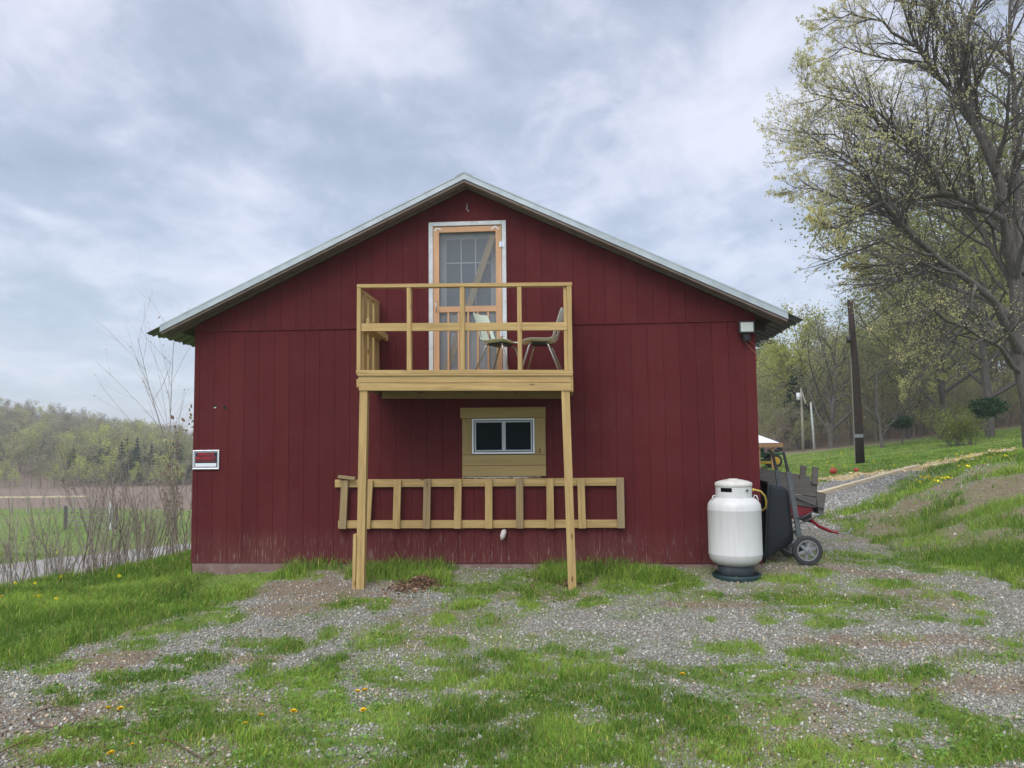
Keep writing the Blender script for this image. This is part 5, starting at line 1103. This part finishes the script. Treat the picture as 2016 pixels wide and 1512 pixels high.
n = 60000; a, d = scatter(n, .28, .74, 14, 34, rs); x, y = XY(a, d); g, di, st, ln, rd, lf = masks(x, y); keep = rs.uniform(0, 1, n) < (1-g)*(1-st)*(1-di); x, y, d = x[keep], y[keep], d[keep]; n = len(x)
s_ = rs.gamma(5, .0022, n)*(1+.05*d); A = rvec(rs, n); Bv = np.cross(A, rvec(rs, n)); Bv /= np.linalg.norm(Bv, axis=1, keepdims=True); Cv = np.cross(A, Bv); ax3 = np.stack([A, Bv*.75, Cv*.5], 1)
P = np.einsum('kj,njm->nkm', oc, ax3)*s_[:, None, None]*.8; P += np.stack([x, y, H(x, y)+s_*.1], 1)[:, None]; tn = rs.choice(np.array([.20, .28, .36, .46, .6]), n); tint = np.stack([tn, tn*.98, tn*.92], 1)
o = from_arrays('gravel', P.reshape(-1, 3), (np.arange(n)[:, None, None]*6+of[None]).reshape(-1, 3), M['pebble'], 3, colors={'tint': np.repeat(tint, 6, 0)}); tag(o, 'coarse grey stone on the drive running past the pale timber', 'gravel', kind='stuff')
# dry leaves and straw bits
n = 22000; a, d = scatter(n, -.7, .76, 3.7, 17, rs); x, y = XY(a, d); g, di, *_ = masks(x, y); keep = (rs.uniform(0, 1, n) < .05+.6*di)*~((np.abs(x) < 3.7)*(y > -.02)); x, y = x[keep], y[keep]
hp = [(830, 1150, 900, .22, .06), (806, 1160, 200, .25, .02), (1085, 1137, 260, .3, .03), (1118, 1152, 160, .14, .04), (1150, 1136, 120, .1, .04), (1210, 1130, 60, .1, .03)]; hx, hy, hz_ = [], [], []
for px, py, m, rr_, hh in hp:
    p = G(px, py); q = rs.normal(size=(m, 2))*rr_*.5; e = np.exp(-(q**2).sum(1)/(rr_*.5)**2/2); hx.append(p[0]+q[:, 0]); hy.append(p[1]+q[:, 1]*.8); hz_.append(rs.uniform(0, 1, m)*e*hh*1.3+.01)
X_ = np.concatenate([x]+hx); Y_ = np.concatenate([y]+hy); Zb = np.concatenate([np.full(len(x), .012)]+hz_); big = np.concatenate([np.full(len(x), .022), np.full(len(X_)-len(x), .055)])
V, Q = leaves_np(np.stack([X_, Y_, H(X_, Y_)+Zb], 1), big, rs, .7, .6); o = from_arrays('dry_leaves', V, Q, M['dead'], 4, colors={'tint': tintmix(len(X_), rs, [(.16, .09, .05), (.24, .15, .09), (.10, .06, .04), (.30, .22, .14)])}); tag(o, 'dry brown leaves and litter on the ground by the balcony posts', 'dry leaves', kind='stuff')
# sawdust strip bits and yellow flowers on the far lawn
n = 5200; a, d = scatter(n, .3, .72, 20, 40, rs); x, y = XY(a, d); g, di, st, *_ = masks(x, y); keep = rs.uniform(0, 1, n) < st; x, y = x[keep], y[keep]; V, Q = leaves_np(np.stack([x, y, H(x, y)+.03], 1), .14, rs, .8, .4); o = from_arrays('straw', V, Q, M['dead'], 4, colors={'tint': tintmix(len(x), rs, [(.72, .56, .28), (.84, .70, .40)])}); tag(o, 'pale straw strewn in a strip along the lawn edge', 'straw', kind='stuff')
pts_ = [(rs.normal(1596, 9), rs.normal(955, 2.2)) for _ in range(26)]+[(rs.normal(1835, 18), rs.normal(947, 6)) for _ in range(30)]+[(rs.uniform(1560, 1990), rs.uniform(895, 925)) for _ in range(40)]+[(rs.uniform(1850, 2000), rs.uniform(895, 905)) for _ in range(16)]+[(rs.uniform(0, 300), rs.uniform(1060, 1200)) for _ in range(26)]
pp_ = np.array([G(*q)+np.array((0, 0, .07)) for q in pts_]); V, Q = leaves_np(np.repeat(pp_, 3, 0)+rs.normal(size=(len(pp_)*3, 3))*.008, np.repeat(.028+.0016*np.array([dep(q) for q in pp_]), 3), rs, .4, .9); o = from_arrays('lawn_flowers', V, Q, M['dead'], 4, colors={'tint': tintmix(len(pp_)*3, rs, [(.75, .62, .02)])}); tag(o, 'scattered tiny yellow dandelions over the lawn and grass banks', 'flowers', kind='stuff')
# individual dandelions in the foreground
DAN = [(209, 1417, 'left dandelion of the close pair beside the rusty wire'), (237, 1416, 'right dandelion of the close pair beside the rusty wire'), (512, 1431, 'dandelion at the tip of the bright grass tuft, lower left'), (575, 1421, 'dandelion above the grass just right of the bright tuft'),
       (483, 1439, 'small half-open dandelion left of the bright grass tuft'), (703, 1382, 'left dandelion of the pair below the left balcony post'), (722, 1379, 'right dandelion of the pair below the left balcony post'), (716, 1418, 'single dandelion in the small bare spot under the pair'),
       (1345, 1347, 'lone dandelion out in the grass on the right half'), (263, 1481, 'pale small dandelion on the weed clump near the bottom left'), (223, 1507, 'large dandelion cut by the bottom edge of the picture'), (2, 1184, 'dandelion on the far left grass bank edge')]
def dandelion(lb):
    r = thing('dandelion', (0, 0, 0), lb, 'dandelion', 'foreground dandelions'); k = MB(); k.tube([(0, 0, 0), (.004, 0, .03), (.0, 0, .056)], .0018, 5); k.build('stem', M['stem_green'], r)
    C2 = []; rr = np.random.default_rng(4); V = []; Q = []
    for i in range(90):
        an = rr.uniform(0, 6.28); t = rr.uniform(.15, 1); e = math.radians(70*(1-t)+8); L_ = .017*(.55+.45*t); dr = np.array((math.cos(an)*math.cos(e), math.sin(an)*math.cos(e), math.sin(e))); sd2 = np.array((-math.sin(an), math.cos(an), 0))*.0022; b = np.array((0, 0, .056)); i0 = len(V); V += [b-sd2, b+sd2, b+dr*L_+sd2, b+dr*L_-sd2]; Q.append((i0, i0+1, i0+2, i0+3))
    from_arrays('flower_head', np.array(V), np.array(Q), M['yellow'], 4, parent=r); return r
d0 = dandelion(DAN[0][2])
for i, (px, py, lb) in enumerate(DAN):
    o = d0 if i == 0 else copy_tree(d0); o['label'] = lb; p = G(px, py+5); o.location = p; s1 = 1.35 if i != 4 and i != 9 else .95; o.scale = (s1, s1, s1); o.rotation_euler = (rs.normal()*.15-.2*0, rs.normal()*.15, rs.uniform(0, 6))
# rocks
def rock(px, py, s_, lb, seed):
    rr = np.random.default_rng(seed); p = G(px, py); bm = bmesh.new(); bmesh.ops.create_icosphere(bm, subdivisions=2, radius=1)
    for v in bm.verts: f = 1+.25*math.sin(v.co.x*3+seed)+.18*math.cos(v.co.y*4+seed*2); v.co = Vector((v.co.x*s_*1.5*f, v.co.y*s_*f, v.co.z*s_*.55*f))
    me = bpy.data.meshes.new('stone'); bm.to_mesh(me); bm.free(); me.materials.append(M['stone']); o = bpy.data.objects.new('stone', me); col.objects.link(o); o.location = (p[0], p[1], p[2]+s_*.15); tag(o, lb, 'stone')
rock(452, 1216, .035, 'pale tan stone on the gravel below the left end of the barn', 1); rock(372, 1301, .028, 'small flat pale stone among grass, left foreground', 2); rock(28, 1370, .022, 'tan stone on gravel at the far left edge', 3); rock(1996, 1414, .03, 'pale stone on brown dirt at the far right edge', 4)
# rusty wire
wp_ = [(-30, 1512), (0, 1492), (35, 1474), (80, 1455), (120, 1442), (140, 1434), (150, 1422), (146, 1412), (120, 1400), (95, 1402), (68, 1412), (60, 1424), (68, 1436), (90, 1440), (130, 1440), (170, 1440), (215, 1440), (250, 1446), (285, 1455), (320, 1462), (345, 1472), (375, 1488), (400, 1502)]
k = MB(); P = []
for px, py in wp_:
    p = G(px, min(py, 1530)); P.append(np.array((p[0], p[1], p[2]+.022)))
PP = []
for i in range(len(P)-1):
    for t in (0, .33, .66): 
        p0_, p1_, p2_, p3_ = P[max(i-1, 0)], P[i], P[i+1], P[min(i+2, len(P)-1)]; PP.append(.5*((2*p1_)+(-p0_+p2_)*t+(2*p0_-5*p1_+4*p2_-p3_)*t*t+(-p0_+3*p1_-3*p2_+p3_)*t**3))
PP.append(P[-1]); k.tube(PP, .0042, 7); tag(k.build('rusty_wire', M['rust'], None, smooth=True), 'rusty brown wire looping over the ground at the bottom left', 'wire')
# ================================================================== haze (pale spring air over the valley)
m = bpy.data.materials.new('haze_air'); m.use_nodes = True; nt = m.node_tree; nt.nodes.clear()
pv_ = N('ShaderNodeVolumePrincipled'); pv_.inputs['Color'].default_value = (.93, .94, .96, 1); pv_.inputs['Density'].default_value = .0011; pv_.inputs['Anisotropy'].default_value = .2
ou_ = N('ShaderNodeOutputMaterial'); L(pv_.outputs[0], ou_.inputs['Volume'])
gz_ = float(Z.min())-1.; k = MB(); k.box(-340, 340, -120, 340, gz_, 44); o = k.build('haze', m); tag(o, 'thin pale haze in the air between the barn and the far woods', 'haze', kind='stuff')
print('ground', Z.min(), Z.max())
